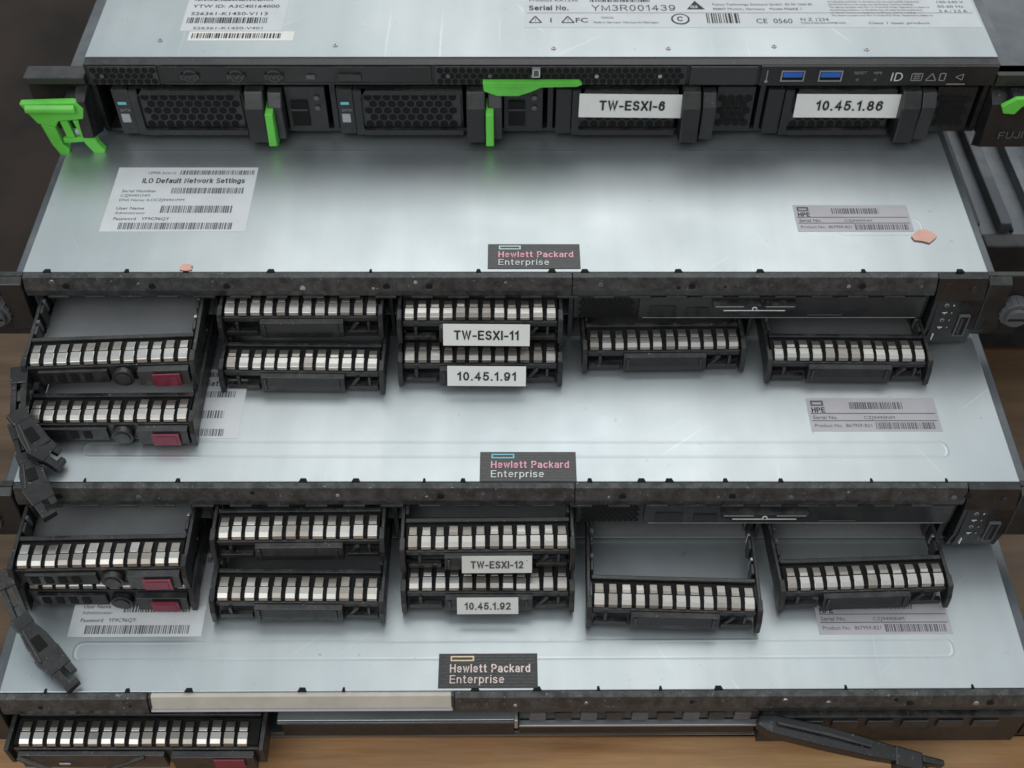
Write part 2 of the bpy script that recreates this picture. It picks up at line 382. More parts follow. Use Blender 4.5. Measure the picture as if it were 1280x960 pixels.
def hp_server(name, xc, yf, zt, label, cols, style):
    R = root(name, (xc, yf + 0.3, zt - H), label, 'server', 'rack servers stacked in steps')
    off = R.location.copy()
    mb = MB(); cover(mb, xc, yf, zt)
    if style == 'B':
        bead(mb, 0.150, 0.1915, 0.4095, 0.4220, zt, h=0.00005, w=0.0004)
        bead(mb, -0.2, 0.2, 0.47, 0.7, zt, h=0.00007)
    if style == 'C': bead(mb, -0.190, 0.193, 0.3135, 0.3232, zt)
    if style == 'D': bead(mb, -0.190, 0.189, 0.2390, 0.2490, zt)
    make('top_cover', mb, R, 0.0003, offset=off)
    mb = MB(); x0 = xc - W2 + 0.0015; x1 = xc + W2 - 0.0015; zb = zt - H
    mb.box(x0, x1, yf + 0.001, yf + 0.59, zb, zb + 0.001, M_TRAY)
    mb.box(x0, x1, yf + 0.11, yf + 0.59, zb + 0.0012, zt - 0.0015, M_DARK)
    if style in 'BC':
        for a, b in cols['div']:
            mb.box(a, b, yf + 0.0005, yf + 0.105, zb + 0.0012, zt - 0.0125, M_BLACK)
        mb.box(x0, cols['mid'], yf + 0.002, yf + 0.105, zt - 0.0275, zt - 0.0268, M_TRAY)
    make('chassis', mb, R, 0.0, offset=off)
    mb = MB()
    prof = [(yf + 0.0022, zt - 0.0002), (yf - 0.0005, zt - 0.0007), (yf - 0.0026, zt - 0.0070), (yf - 0.0026, zt - 0.0102), (yf + 0.004, zt - 0.0108), (yf + 0.004, zt - 0.0015), (yf + 0.0022, zt - 0.0015)]
    xr = xc + W2 - 0.0225 if style != 'D' else xc + W2
    if style == 'D':
        for a, b in ((xc - W2, -0.1545), (-0.0255, xr)):
            mb.prism(prof, 'yz', a, b, M_LIP)
        mb.prism([(p[0] + 0.001, p[1] - 0.0005) for p in prof], 'yz', -0.1543, -0.0257, M_LIP)
    else:
        segs = [xc - W2, 0.0272, xr]
        for a, b in zip(segs[:-1], segs[1:]): mb.prism(prof, 'yz', a + 0.0002, b - 0.0002, M_LIP)
        mb.prism([(p[0] + 0.0006, p[1] - 0.0004) for p in prof], 'yz', xc - W2 + 0.001, xr - 0.001, M_HOLE)
    x = xc - W2 + random.uniform(0.010, 0.02)
    while x < xr - 0.004:
        if not (style == 'D' and -0.16 < x < -0.02):
            k = random.uniform(0, 0.0034)
            mb.cyl(x, yf - 0.0014 - k * 0.33, zt - 0.0025 - k, random.choice([0.0007, 0.0010, 0.0014]), 0.002, 'y', random.choice([M_PORT, M_PORT, M_HOLE, M_KNOB]), 12)
            if random.random() < 0.3: mb.cyl(x + 0.006, yf - 0.0023, zt - 0.0050, 0.0016, 0.002, 'y', M_HOLE, 14)
        x += random.uniform(0.012, 0.062)
    x = xc - W2 + random.uniform(0.008, 0.02)
    while x < xc + W2 - 0.01:
        w = random.choice([0.0015, 0.0025, 0.004])
        mb.prism([(x, yf + 0.0022), (x + w, yf + 0.0022), (x + w * 0.8, yf + 0.0042), (x + w * 0.2, yf + 0.0042)], 'xy', zt - 0.0006, zt + 0.00025, M_HOLE)
        x += random.uniform(0.012, 0.055)
    for i in range(24):
        x = xc - W2 + 0.01 + i * 0.0165
        if style == 'D': break
        if x < xr - 0.01: mb.box(x, x + 0.0095, yf - 0.0034, yf - 0.0024, zt - 0.0112, zt - 0.0100, M_SOFT)
    make('front_bezel', mb, R, 0.0002, offset=off)
    for s in (-1, 1):
        a, b = sorted((xc + s * (W2 + 0.0004), xc + s * (W2 + 0.0235)))
        mb = MB()
        mb.box(a, b, yf + 0.001, yf + 0.004, zt - 0.040, zt - 0.001, M_BLACK)
        a2, b2 = sorted((xc + s * (W2 + 0.0004), xc + s * (W2 + 0.011)))
        mb.prism([(yf + 0.0008, zt - 0.001), (yf - 0.003, zt - 0.003), (yf - 0.005, zt - 0.03), (yf + 0.0008, zt - 0.039)], 'yz', a2, b2, M_BLACK)
        a3, b3 = sorted((xc + s * (W2 + 0.0006), xc + s * (W2 + 0.009)))
        mb.box(a3, b3, yf + 0.0045, yf + 0.55, zt - 0.033, zt - 0.010, M_STEEL2)
        make('mounting_ear', mb, R, 0.0006, offset=off)
        mb = MB(); xk = xc + s * (W2 + 0.0165)
        mb.cyl(xk, yf - 0.006, zt - 0.020, 0.0068, 0.0068, 'y', M_KNOB, 24)
        for k in range(16):
            a = k * math.pi / 8
            mb.box(xk + 0.0067 * math.cos(a) - 0.0004, xk + 0.0067 * math.cos(a) + 0.0004, yf - 0.0056, yf + 0.0005, zt - 0.020 + 0.0067 * math.sin(a) - 0.0004, zt - 0.020 + 0.0067 * math.sin(a) + 0.0004, M_KNOB)
        mb.cyl(xk, yf - 0.0085, zt - 0.020, 0.0050, 0.0022, 'y', M_KNOB, 24)
        mb.box(xk - 0.0042, xk + 0.0042, yf - 0.0090, yf - 0.0086, zt - 0.0206, zt - 0.0194, M_HOLE)
        make('thumb_screw', mb, R, 0.0003, offset=off)
    if style in 'BC':
        px0, px1 = 0.0285, xc + W2 - 0.0235
        mb = MB()
        mb.box(px0, px1, yf - 0.0005, yf + 0.02, zt - 0.0268, zt - 0.0115, M_BLACK)
        mb.box(px0 + 0.030, px1 - 0.002, yf - 0.0020, yf - 0.0007, zt - 0.0258, zt - 0.0120, M_SOFT)
        mb.hexes(px0 + 0.002, px0 + 0.028, zt - 0.0262, zt - 0.012, yf - 0.0008, 0.0011, M_HOLE, 1.25)
        mb.box(px0 + 0.035, px0 + 0.047, yf - 0.0026, yf - 0.0022, zt - 0.0245, zt - 0.0175, M_BLACK)
        mb.box(px0 + 0.052, px0 + 0.062, yf - 0.0026, yf - 0.0022, zt - 0.0235, zt - 0.0185, M_BLACK)
        mb.box(px0 + 0.108, px0 + 0.124, yf - 0.0026, yf - 0.0022, zt - 0.0238, zt - 0.0226, M_BADGEL)
        mb.box(px0 + 0.032, px1 - 0.004, yf - 0.0024, yf - 0.0021, zt - 0.0252, zt - 0.0249, M_GINK)
        make('media_panel', mb, R, 0.0003, offset=off)
        mb = MB(); tx = px0 + 0.063
        mb.prism([(tx, zt - 0.0132), (tx + 0.038, zt - 0.0132), (tx + 0.038, zt - 0.0150), (tx + 0.033, zt - 0.0172), (tx + 0.005, zt - 0.0172), (tx, zt - 0.0150)], 'xz', yf - 0.0060, yf - 0.0022, M_BLACK)
        for (a, b) in ((tx + 0.001, tx + 0.014), (tx + 0.024, tx + 0.037)):
            mb.box(a, b, yf - 0.0062, yf - 0.0060, zt - 0.0140, zt - 0.0136, M_GINK)
        mb.box(tx + 0.005, tx + 0.033, yf - 0.0062, yf - 0.0060, zt - 0.0165, zt - 0.0161, M_WHITE)
        mb.cyl(tx + 0.019, yf - 0.0063, zt - 0.0150, 0.0012, 0.0002, 'y', M_WHITE, 12)
        mb.cyl(tx + 0.019, yf - 0.0065, zt - 0.0150, 0.0007, 0.0002, 'y', M_BLACK, 12)
        make('pull_tab', mb, R, 0.0, offset=off)
        cx0, cx1 = xc + W2 - 0.0222, xc + W2
        mb = MB()
        mb.prism([(yf + 0.003, zt - 0.0006), (yf - 0.001, zt - 0.0010), (yf - 0.0040, zt - 0.012), (yf - 0.0050, zt - 0.030), (yf - 0.003, zt - 0.0415), (yf + 0.003, zt - 0.0415)], 'yz', cx0, cx1, M_GLOSS)
        mb.prism([(yf + 0.000, zt - 0.012), (yf - 0.0042, zt - 0.0125), (yf - 0.0056, zt - 0.030), (yf - 0.0044, zt - 0.0395), (yf + 0.000, zt - 0.0395)], 'yz', cx0 + 0.002, cx0 + 0.0115, M_BLACK)
        yy = yf - 0.0047
        mb.cyl(cx0 + 0.0165, yf - 0.0030, zt - 0.0065, 0.0016, 0.0022, 'y', M_SOFT, 16)
        for k, zz in enumerate((0.0145, 0.0190, 0.0235, 0.0280)):
            yk = yf - 0.0043 - (zz - 0.0125) / 0.0175 * 0.0014 - 0.0003
            xk = cx0 + 0.0050
            if k % 2: mb.box(xk, xk + 0.0022, yk, yk + 0.0002, zt - zz, zt - zz + 0.0004, M_WHITE); mb.box(xk + 0.0009, xk + 0.0013, yk, yk + 0.0002, zt - zz - 0.0009, zt - zz - 0.0001, M_WHITE)
            else: mb.cyl(xk + 0.0011, yk, zt - zz, 0.0010, 0.0004, 'y', M_GINK, 12); mb.cyl(xk + 0.0011, yk - 0.0001, zt - zz, 0.0006, 0.0004, 'y', M_BLACK, 12)
            mb.box(xk + 0.0040, xk + 0.0046, yk, yk + 0.0002, zt - zz - 0.0004, zt - zz + 0.0004, M_TEAL if k == 0 else M_GINK)
        mb.box(cx0 + 0.0135, cx0 + 0.0185, yy - 0.0010, yy + 0.001, zt - 0.0340, zt - 0.0205, M_KNOB)
        mb.box(cx0 + 0.0142, cx0 + 0.0178, yy - 0.0012, yy + 0.001, zt - 0.0332, zt - 0.0213, M_HOLE)
        mb.box(cx0 + 0.0146, cx0 + 0.0158, yy - 0.0013, yy + 0.001, zt - 0.0325, zt - 0.0220, M_SOFT)
        mb.box(cx0 + 0.0040, cx0 + 0.0045, yf - 0.0059, yf - 0.004, zt - 0.0365, zt - 0.0325, M_WHITE)
        make('control_panel', mb, R, 0.0, offset=off)
    return R, off

def badge(R, off, x0, y0, z, outline, ink):
    w, h = 0.042, 0.0158
    mb = MB()
    mb.box(x0, x0 + w, y0, y0 + h, z, z + 0.0003, M_BADGE)
    for r in range(10):
        yy = y0 + 0.0008 + r * 0.0015; x = x0 + 0.001 + (r % 2) * 0.002
        while x < x0 + w - 0.003:
            l = min(random.uniform(0.003, 0.008), x0 + w - 0.001 - x)
            mb.box(x, x + l, yy, yy + 0.0003, z + 0.0003, z + 0.00034, M_BADGEL); x += l + 0.001
    a, b, c, d = x0 + 0.0050, x0 + 0.0150, y0 + 0.0122, y0 + 0.0146; t = 0.0006
    for q in ((a, b, d - t, d), (a, b, c, c + t), (a, a + t, c + t, d - t), (b - t, b, c + t, d - t)):
        mb.box(q[0], q[1], q[2], q[3], z + 0.0003, z + 0.0005, outline)
    stroke_text(mb, 'Hewlett Packard', x0 + 0.0051, y0 + 0.0072, z + 0.0005, 0.0033, ink, width=0.0335, weight=0.17)
    stroke_text(mb, 'Enterprise', x0 + 0.0051, y0 + 0.0022, z + 0.0005, 0.0033, M_WHITE if ink is M_PINK else ink, width=0.0225, weight=0.13)
    make('name_badge', mb, R, 0.0, offset=off, fix=False)

def serial_sticker(R, off, x0, x1, y0, y1, z, ang=0):
    mb = MB(); mb.box(x0, x1, y0, y1, z, z + 0.00012, M_STICK)
    zz = z + 0.0002; w = x1 - x0; h = y1 - y0
    mb.box(x0 + w * 0.03, x0 + w * 0.13, y1 - h * 0.13, y1 - h * 0.08, zz, zz + 0.00005, M_INKG)
    mb.box(x0 + w * 0.03, x0 + w * 0.13, y1 - h * 0.24, y1 - h * 0.20, zz, zz + 0.00005, M_INKG)
    mb.box(x0 + w * 0.03, x0 + w * 0.045, y1 - h * 0.20, y1 - h * 0.13, zz, zz + 0.00005, M_INKG)
    mb.box(x0 + w * 0.115, x0 + w * 0.13, y1 - h * 0.20, y1 - h * 0.13, zz, zz + 0.00005, M_INKG)
    stroke_text(mb, 'HPE', x0 + w * 0.035, y1 - h * 0.43, zz, h * 0.13, M_INK, width=w * 0.095, weight=0.2)
    mb.barcode(x0 + w * 0.33, x0 + w * 0.74, y1 - h * 0.34, y1 - h * 0.13, zz, M_INKG)
    mb.box(x0 + w * 0.02, x0 + w * 0.98, y1 - h * 0.48, y1 - h * 0.46, zz, zz + 0.00004, M_INKG)
    mb.text('Serial No.', x0 + w * 0.03, y1 - h * 0.64, zz, h * 0.15, M_INKG, bold=0.01, width=w * 0.19)
    mb.text('CZJ9490NM', x0 + w * 0.42, y1 - h * 0.64, zz, h * 0.13, M_INKG, width=w * 0.24)
    mb.box(x0 + w * 0.02, x0 + w * 0.98, y1 - h * 0.70, y1 - h * 0.68, zz, zz + 0.00004, M_INKG)
    mb.text('Product No.  867959-B21', x0 + w * 0.03, y1 - h * 0.88, zz, h * 0.14, M_INKG, width=w * 0.44)
    mb.barcode(x0 + w * 0.50, x0 + w * 0.96, y1 - h * 0.94, y1 - h * 0.74, zz, M_INKG)
    make('serial_sticker', mb, R, 0.0, offset=off, fix=False)

def network_sticker(R, off, x0, x1, y0, y1, z, skew=0.0):
    mb = MB(); w = x1 - x0; h = y1 - y0
    mb.box(x0, x1, y0, y1, z, z + 0.00012, M_STICK2)
    zz = z + 0.0002
    mb.text('UPPER 2x3x1G', x0 + w * 0.22, y1 - h * 0.11, zz, h * 0.06, M_INKG, width=w * 0.20)
    mb.barcode(x0 + w * 0.45, x0 + w * 0.98, y1 - h * 0.12, y1 - h * 0.05, zz, M_INKG)
    stroke_text(mb, 'iLO Default Network Settings', x0 + w * 0.20, y1 - h * 0.25, zz, h * 0.068, M_INK, width=w * 0.72, weight=0.17)
    mb.text('Serial Number', x0 + w * 0.07, y1 - h * 0.40, zz, h * 0.06, M_INKG, bold=0.01)
    mb.text('CZJ94901MM', x0 + w * 0.07, y1 - h * 0.47, zz, h * 0.055, M_INKG)
    mb.barcode(x0 + w * 0.42, x0 + w * 0.93, y1 - h * 0.42, y1 - h * 0.33, zz, M_INKG)
    mb.text('DNS Name: ILOCZJ94901MM', x0 + w * 0.07, y1 - h * 0.54, zz, h * 0.055, M_INKG)
    mb.text('User Name', x0 + w * 0.07, y1 - h * 0.67, zz, h * 0.06, M_INKG, bold=0.01)
    mb.text('Administrator', x0 + w * 0.07, y1 - h * 0.74, zz, h * 0.055, M_INKG)
    mb.barcode(x0 + w * 0.38, x0 + w * 0.88, y1 - h * 0.72, y1 - h * 0.61, zz, M_INKG)
    mb.text('Password   YF9C96QY', x0 + w * 0.07, y1 - h * 0.83, zz, h * 0.06, M_INKG, bold=0.01)
    mb.barcode(x0 + w * 0.12, x0 + w * 0.90, y1 - h * 0.97, y1 - h * 0.87, zz, M_INKG)
    make('network_sticker', mb, R, 0.0, offset=off, fix=False)

colsB = dict(div=[(-0.2175, -0.2150), (-0.1365, -0.1355), (-0.0565, -0.0550), (0.0262, 0.0282), (0.1110, 0.1122), (0.1935, 0.1950)], mid=0.0262)
colsC = dict(div=[(-0.2140, -0.2135), (-0.1345, -0.1325), (-0.0528, -0.0510), (0.0282, 0.0290), (0.1100, 0.1120), (0.1930, 0.1960)], mid=0.0282)
RB, oB = hp_server('rack_server', XB, YB, ZB, 'steel rack server with drive blanks pulled out and network sticker', colsB, 'B')
badge(RB, oB, -0.011, 0.3882, ZB, M_TEAL, M_PINK)
network_sticker(RB, oB, -0.192, -0.124, 0.4127, 0.4584, ZB)
serial_sticker(RB, oB, 0.133, 0.187, 0.4127, 0.4310, ZB)
RC, oC = hp_server('rack_server', XC, YC, ZC, 'steel rack server with two open drive blanks pulled far out', colsC, 'C')
badge(RC, oC, -0.014, 0.3010, ZC, M_CYAN, M_PINK)
network_sticker(RC, oC, -0.190, -0.122, 0.3245, 0.3650, ZC)
serial_sticker(RC, oC, 0.1340, 0.1925, 0.3285, 0.3476, ZC)
RD, oD = hp_server('rack_server', XD, YD, ZD, 'steel rack server with wide bays resting on the wooden table', {}, 'D')
badge(RD, oD, -0.0326, 0.2263, ZD, M_YEL, M_PALE)
serial_sticker(RD, oD, 0.1320, 0.1900, 0.2506, 0.2690, ZD)
network_sticker(RD, oD, -0.194, -0.136, 0.2510, 0.2930, ZD)
mb = MB()
mb.prism([(YD + 0.0026, ZD - 0.0008), (YD + 0.0005, ZD - 0.0008), (YD - 0.0020, ZD - 0.0070), (YD + 0.0012, ZD - 0.0070)], 'yz', -0.1530, -0.0270, M_BEIGE)
mb.box(-0.1535, -0.0265, YD - 0.0030, YD + 0.001, ZD - 0.0080, ZD - 0.0072, M_STICK)
make('beige_plate', mb, RD, 0.0003, offset=oD)
mb = MB()
mb.box(-0.102, -0.0005, YD - 0.003, YD + 0.05, ZD - 0.0180, ZD - 0.0170, M_STEEL)
mb.box(-0.102, -0.0005, YD - 0.004, YD - 0.003, ZD - 0.0188, ZD - 0.0170, M_STEEL2)
mb.box(-0.0005, 0.001, YD - 0.005, YD + 0.05, ZD - 0.0212, ZD - 0.0135, M_STEEL)
mb.box(-0.102, -0.0005, YD - 0.0005, YD + 0.03, ZD - 0.0375, ZD - 0.0195, M_BLACK)
mb.box(0.0015, 0.105, YD + 0.0, YD + 0.05, ZD - 0.0375, ZD - 0.0135, M_BLACK)
for i in range(9):
    mb.box(0.006 + i * 0.011, 0.013 + i * 0.011, YD - 0.0015, YD - 0.0002, ZD - 0.0210, ZD - 0.0150, M_SOFT if i % 2 else M_KNOB)
mb.box(0.0015, 0.105, YD - 0.003, YD - 0.0002, ZD - 0.0245, ZD - 0.0230, M_STEEL)
mb.box(0.1055, 0.2180, YD - 0.0045, YD + 0.05, ZD - 0.0370, ZD - 0.0125, M_BLACK)
for i in range(6):
    mb.box(0.120 + i * 0.015, 0.131 + i * 0.015, YD - 0.0055, YD - 0.0047, ZD - 0.0210, ZD - 0.0150, M_SOFT)
mb.box(-0.2170, 0.1050, YD + 0.001, YD + 0.05, ZD - 0.0420, ZD - 0.0380, M_STEEL2)
make('bay_front', mb, RD, 0.0003, offset=oD)
RD.rotation_euler = (0, 0, 0.005)

# ------------------------------------------------------------------ upper server (green latches)
RA = root('rack_server', (XA, YA + 0.3, ZA - H), 'rack server with green latches, hexagonal vents and printed labels', 'server', 'rack servers stacked in steps')
oA = RA.location.copy()
mb = MB(); cover(mb, XA, YA, ZA)
for (x, y) in ((-0.170, 0.5), (-0.085, 0.496), (0.02, 0.4935), (0.075, 0.4935), (0.17, 0.4925), (0.126, 0.495)):
    mb.cyl(x, y, ZA, 0.0012, 0.0005, 'z', M_PORT, 14); mb.cyl(x, y, ZA + 0.0005, 0.0005, 0.0002, 'z', M_INKG, 10)
make('top_cover', mb, RA, 0.0003, offset=oA)
mb = MB()
mb.box(XA - W2 + 0.0015, XA + W2 - 0.0015, YA + 0.03, YA + 0.59, ZA - H, ZA - 0.0015, M_DARK)
for s in (-1, 1):
    a, b = sorted((XA + s * (W2 + 0.0006), XA + s * (W2 + 0.010)))
    mb.box(a, b, YA + 0.0045, YA + 0.57, ZA - 0.036, ZA - 0.008, M_STEEL2)
make('chassis', mb, RA, 0.0, offset=oA)
mb = MB()
L, Rr = XA - W2, XA + W2
F = YA - 0.003
mb.box(L, Rr, F, YA + 0.0023, ZA - 0.0118, ZA - 0.0006, M_BLACK)
mb.box(L, Rr, YA + 0.0005, YA + 0.029, ZA - 0.0128, ZA - 0.0120, M_SOFT)
mb.box(L, Rr, YA + 0.0005, YA + 0.03, ZA - H, ZA - 0.0405, M_BLACK)
for a in (L, -0.0885, 0.0175, 0.1205, Rr - 0.003):
    mb.box(a, a + 0.0025, YA - 0.001, YA + 0.03, ZA - 0.0403, ZA - 0.0130, M_BLACK)
for a, b in ((-0.2015, -0.169), (-0.0365, 0.083)):
    mb.box(a, b, F - 0.0008, F - 0.0002, ZA - 0.0113, ZA - 0.0012, M_SOFT)
    mb.hexes(a + 0.0005, b - 0.0005, ZA - 0.0112, ZA - 0.0014, F - 0.0010, 0.0017, M_HOLE, 1.20)
    x = a + 0.006
    while x < b - 0.004:
        mb.cyl(x, F - 0.0016, ZA - 0.0062, 0.0010, 0.0008, 'y', random.choice([M_PORT, M_KNOB]), 10); x += random.uniform(0.018, 0.035)
mb.box(-0.1665, -0.0385, F - 0.0010, F - 0.0002, ZA - 0.0112, ZA - 0.0014, M_BLACK)
mb.box(-0.1655, -0.0395, F - 0.0013, F - 0.0011, ZA - 0.0104, ZA - 0.0100, M_SOFT)
for x in (-0.158, -0.136, -0.118):
    mb.cyl(x + 0.0045, F - 0.0014, ZA - 0.0062, 0.0034, 0.0002, 'y', M_DINK, 20)
    mb.cyl(x + 0.0045, F - 0.0016, ZA - 0.0062, 0.0028, 0.0002, 'y', M_BLACK, 20)
    mb.cyl(x + 0.0045, F - 0.0018, ZA - 0.0062, 0.0008, 0.0002, 'y', M_DINK, 12)
    mb.box(x, x + 0.009, F - 0.0020, F - 0.0019, ZA - 0.0076, ZA - 0.0048, M_BLACK)
    mb.text('DVD' if x != -0.136 else 'RW', x, F - 0.0022, ZA - 0.0074, 0.0034, M_DINK, 'front', width=0.0088, bold=0.01)
    mb.text('MULTI', x, F - 0.0014, ZA - 0.0110, 0.0017, M_DINK, 'front', width=0.009)
mb.box(-0.098, -0.094, F - 0.002, F - 0.0011, ZA - 0.0075, ZA - 0.0055, M_KNOB)
mb.box(-0.083, -0.072, F - 0.0022, F - 0.0011, ZA - 0.0082, ZA - 0.0050, M_SOFT)
mb.box(0.085, 0.1165, F - 0.0012, F - 0.0002, ZA - 0.0112, ZA - 0.0012, M_SOFT)
mb.box(0.1185, 0.2310, F - 0.0012, F - 0.0002, ZA - 0.0116, ZA - 0.0008, M_BLACK)
stroke_text(mb, 'ID', 0.1812, F - 0.0014, ZA - 0.0086, 0.0042, M_WHITE, 'front', width=0.0048, weight=0.13)
mb.text('RESET', 0.1628, F - 0.0014, ZA - 0.0050, 0.0022, M_GINK, 'front')
mb.text('NMI', 0.1720, F - 0.0014, ZA - 0.0050, 0.0022, M_GINK, 'front')
mb.sweep([(0.1215, F - 0.0013, ZA - 0.0095), (0.1215, F - 0.0013, ZA - 0.0030)], [0.0004, 0.0004], [0.0004, 0.0004], M_GINK)
mb.cyl(0.1215, F - 0.0014, ZA - 0.0092, 0.0008, 0.0002, 'y', M_GINK, 10)
for x in (0.1650, 0.1735): mb.cyl(x, F - 0.0014, ZA - 0.0082, 0.0008, 0.0003, 'y', M_KNOB, 10)
def ring(mb, pts, y, t, mat):
    n = len(pts)
    for i in range(n):
        a = Vector(pts[i]); b = Vector(pts[(i + 1) % n]); d = (b - a).normalized(); nn = Vector((-d.y, d.x)) * t / 2
        q = [a - nn, b - nn, b + nn, a + nn]
        mb.add([(p.x, y, p.y) for p in q], [(0, 1, 2, 3)], mat)
zi = ZA - 0.0065
ring(mb, [(0.1905, zi - 0.002), (0.1955, zi - 0.002), (0.1955, zi + 0.002), (0.1905, zi + 0.002)], F - 0.0015, 0.0005, M_GINK)
for k in range(3): mb.box(0.1915, 0.1945, F - 0.0016, F - 0.0014, zi - 0.0012 + k * 0.0011, zi - 0.0008 + k * 0.0011, M_GINK)
ring(mb, [(0.1975, zi - 0.002), (0.2025, zi - 0.002), (0.2000, zi + 0.002)], F - 0.0015, 0.0005, M_GINK)
ring(mb, [(0.2040, zi - 0.002), (0.2065, zi - 0.002), (0.2065, zi + 0.002), (0.2040, zi + 0.002)], F - 0.0015, 0.0005, M_GINK)
ring(mb, [(0.2115, zi), (0.2150, zi - 0.0017), (0.2150, zi + 0.0017)], F - 0.0015, 0.0004, M_GINK)
mb.box(0.2080, 0.2170, F - 0.0016, F - 0.0014, ZA - 0.0108, ZA - 0.0104, M_GINK)
make('front_bezel', mb, RA, 0.0, offset=oA)
for x in (0.1280, 0.1460):
    mb = MB(); w = 0.0112
    for q in ((x, x + w, -0.0086, -0.0080), (x, x + w, -0.0032, -0.0026), (x, x + 0.0006, -0.0080, -0.0032), (x + w - 0.0006, x + w, -0.0080, -0.0032)):
        mb.box(q[0], q[1], F - 0.0022, F - 0.0013, ZA + q[2], ZA + q[3], M_PORT)
    mb.box(x + 0.0006, x + w - 0.0006, F - 0.0015, F - 0.0013, ZA - 0.0080, ZA - 0.0032, M_HOLE)
    mb.box(x + 0.0010, x + w - 0.0010, F - 0.0023, F - 0.0016, ZA - 0.0062, ZA - 0.0036, M_BLUE)
    make('usb_port', mb, RA, 0.0, offset=oA)
mb = MB(); z = ZA
mb.box(0.006, 0.2300, 0.5110, 0.565, z, z + 0.00012, M_STICK2); zz = z + 0.0002
stroke_text(mb, 'Serial No.', 0.0088, 0.5260, zz, 0.0036, M_INK, width=0.0190, weight=0.19)
stroke_text(mb, 'YM3R001439', 0.0400, 0.5255, zz, 0.0046, M_INK, width=0.0410, weight=0.12)
mb.barcode(0.0390, 0.0690, 0.5330, 0.5372, zz, M_INK, unit=0.0006)
mb.text('Product RX1330', 0.0085, 0.5335, zz, 0.0036, M_INK)
for i, (x, s) in enumerate(((0.0085, 'T'), (0.0175, '2'), (0.0245, '>'), (0.0300, 'S'))):
    t = [(x, 0.5150), (x + 0.006, 0.5150), (x + 0.003, 0.5205)]
    if i == 1 or i == 3:
        mb.text('I' if i == 1 else 'FC', x + 0.001, 0.5152, zz, 0.0055, M_INK, bold=0.01); continue
    for k in range(3):
        a = Vector(t[k]); b = Vector(t[(k + 1) % 3]); d = (b - a).normalized(); n = Vector((-d.y, d.x)) * 0.00035
        mb.add([(p.x, p.y, zz) for p in (a - n, b - n, b + n, a + n)], [(0, 1, 2, 3)], M_INK)
    mb.text('!', x + 0.0026, 0.5160, zz, 0.0036, M_INK)
mb.text('N2526', 0.0440, 0.5185, zz, 0.0022, M_INK)
mb.text('Made in Germany  Fabrique en Allemagne', 0.0400, 0.5145, zz, 0.0022, M_INK, width=0.032)
mb.prism([(0.0870, 0.5265), (0.0960, 0.5265), (0.0915, 0.5340)], 'xy', zz, zz + 0.00005, M_INK)
mb.text('GS', 0.0888, 0.5275, zz + 0.0001, 0.0030, M_STICK2, bold=0.03)
mb.cyl(0.0830, 0.5180, zz, 0.0046, 0.00005, 'z', M_INK, 28); mb.cyl(0.0830, 0.5180, zz + 0.00006, 0.0037, 0.00004, 'z', M_STICK2, 28)
stroke_text(mb, 'C', 0.0817, 0.5163, zz + 0.00015, 0.0034, M_INK, weight=0.22)
mb.text('Fujitsu Technology Solutions GmbH  ID 94 1044 85', 0.1000, 0.5300, zz, 0.0026, M_INK, width=0.05)
mb.text('80807 Munich, Germany   Model PR6KE 1', 0.1000, 0.5260, zz, 0.0026, M_INK, width=0.044)
mb.text('CE  0560', 0.1200, 0.5145, zz, 0.0056, M_INK, width=0.018)
mb.text('N Z 1234', 0.1420, 0.5165, zz, 0.0036, M_INK, width=0.014)
mb.text('CAN ICES-3(A)/NMB-3(A)', 0.1420, 0.5140, zz, 0.0022, M_INK, width=0.022)
mb.barcode(0.0960, 0.1120, 0.5145, 0.5230, zz, M_INK, unit=0.0008)
for k in range(7):
    mb.text(('This device complies with Part 15 of the FCC Rules. Operation is subject to', 'the following conditions: (1) this device may not cause harmful interference,', 'and (2) this device must accept any interference received, including')[k % 3], 0.1580, 0.5350 - k * 0.0024, zz, 0.0019, M_INK, width=0.050 - (k % 3) * 0.004)
mb.text('100-240 V', 0.2120, 0.5320, zz, 0.0030, M_INK, width=0.014)
mb.text('50-60 Hz', 0.2120, 0.5280, zz, 0.0030, M_INK, width=0.013)
mb.text('5 A / 2.5 A', 0.2120, 0.5240, zz, 0.0030, M_INK, width=0.014)
mb.text('Class 1 laser product', 0.1750, 0.5138, zz, 0.0026, M_INK, width=0.030)
mb.box(0.0075, 0.2285, 0.5233, 0.5235, zz, zz + 0.00004, M_INKG)
make('rating_label', mb, RA, 0.0, offset=oA, fix=False)
mb = MB()
mb.box(-0.1620, -0.1120, 0.5080, 0.560, z, z + 0.00012, M_STICK2)
mb.box(-0.1570, -0.1060, 0.5000, 0.5076, z, z + 0.00012, M_PAPER)
mb.text('YTW ID: A3C40164000', -0.1590, 0.5280, zz, 0.0038, M_INK, width=0.043, bold=0.01)
mb.text('S26361-K1450-V113', -0.1590, 0.5215, zz, 0.0038, M_INK, width=0.038, bold=0.01)
mb.barcode(-0.1600, -0.1200, 0.5145, 0.5195, zz, M_INK, unit=0.0006)
mb.barcode(-0.1590, -0.1200, 0.5340, 0.5380, zz, M_INK, unit=0.0006)
mb.text('S26361-K1450-V401', -0.1560, 0.5093, zz, 0.0030, M_INK, width=0.034)
mb.barcode(-0.1555, -0.1120, 0.5018, 0.5060, zz, M_INK, unit=0.0006)
make('asset_sticker', mb, RA, 0.0, offset=oA, fix=False)
mb = MB()
mb.box(-0.2340, L - 0.0004, YA - 0.001, YA + 0.004, ZA - 0.0400, ZA - 0.0100, M_BLACK)
mb.box(-0.2330, L - 0.0004, YA - 0.006, YA + 0.004, ZA - 0.0100, ZA - 0.0060, M_SOFT)
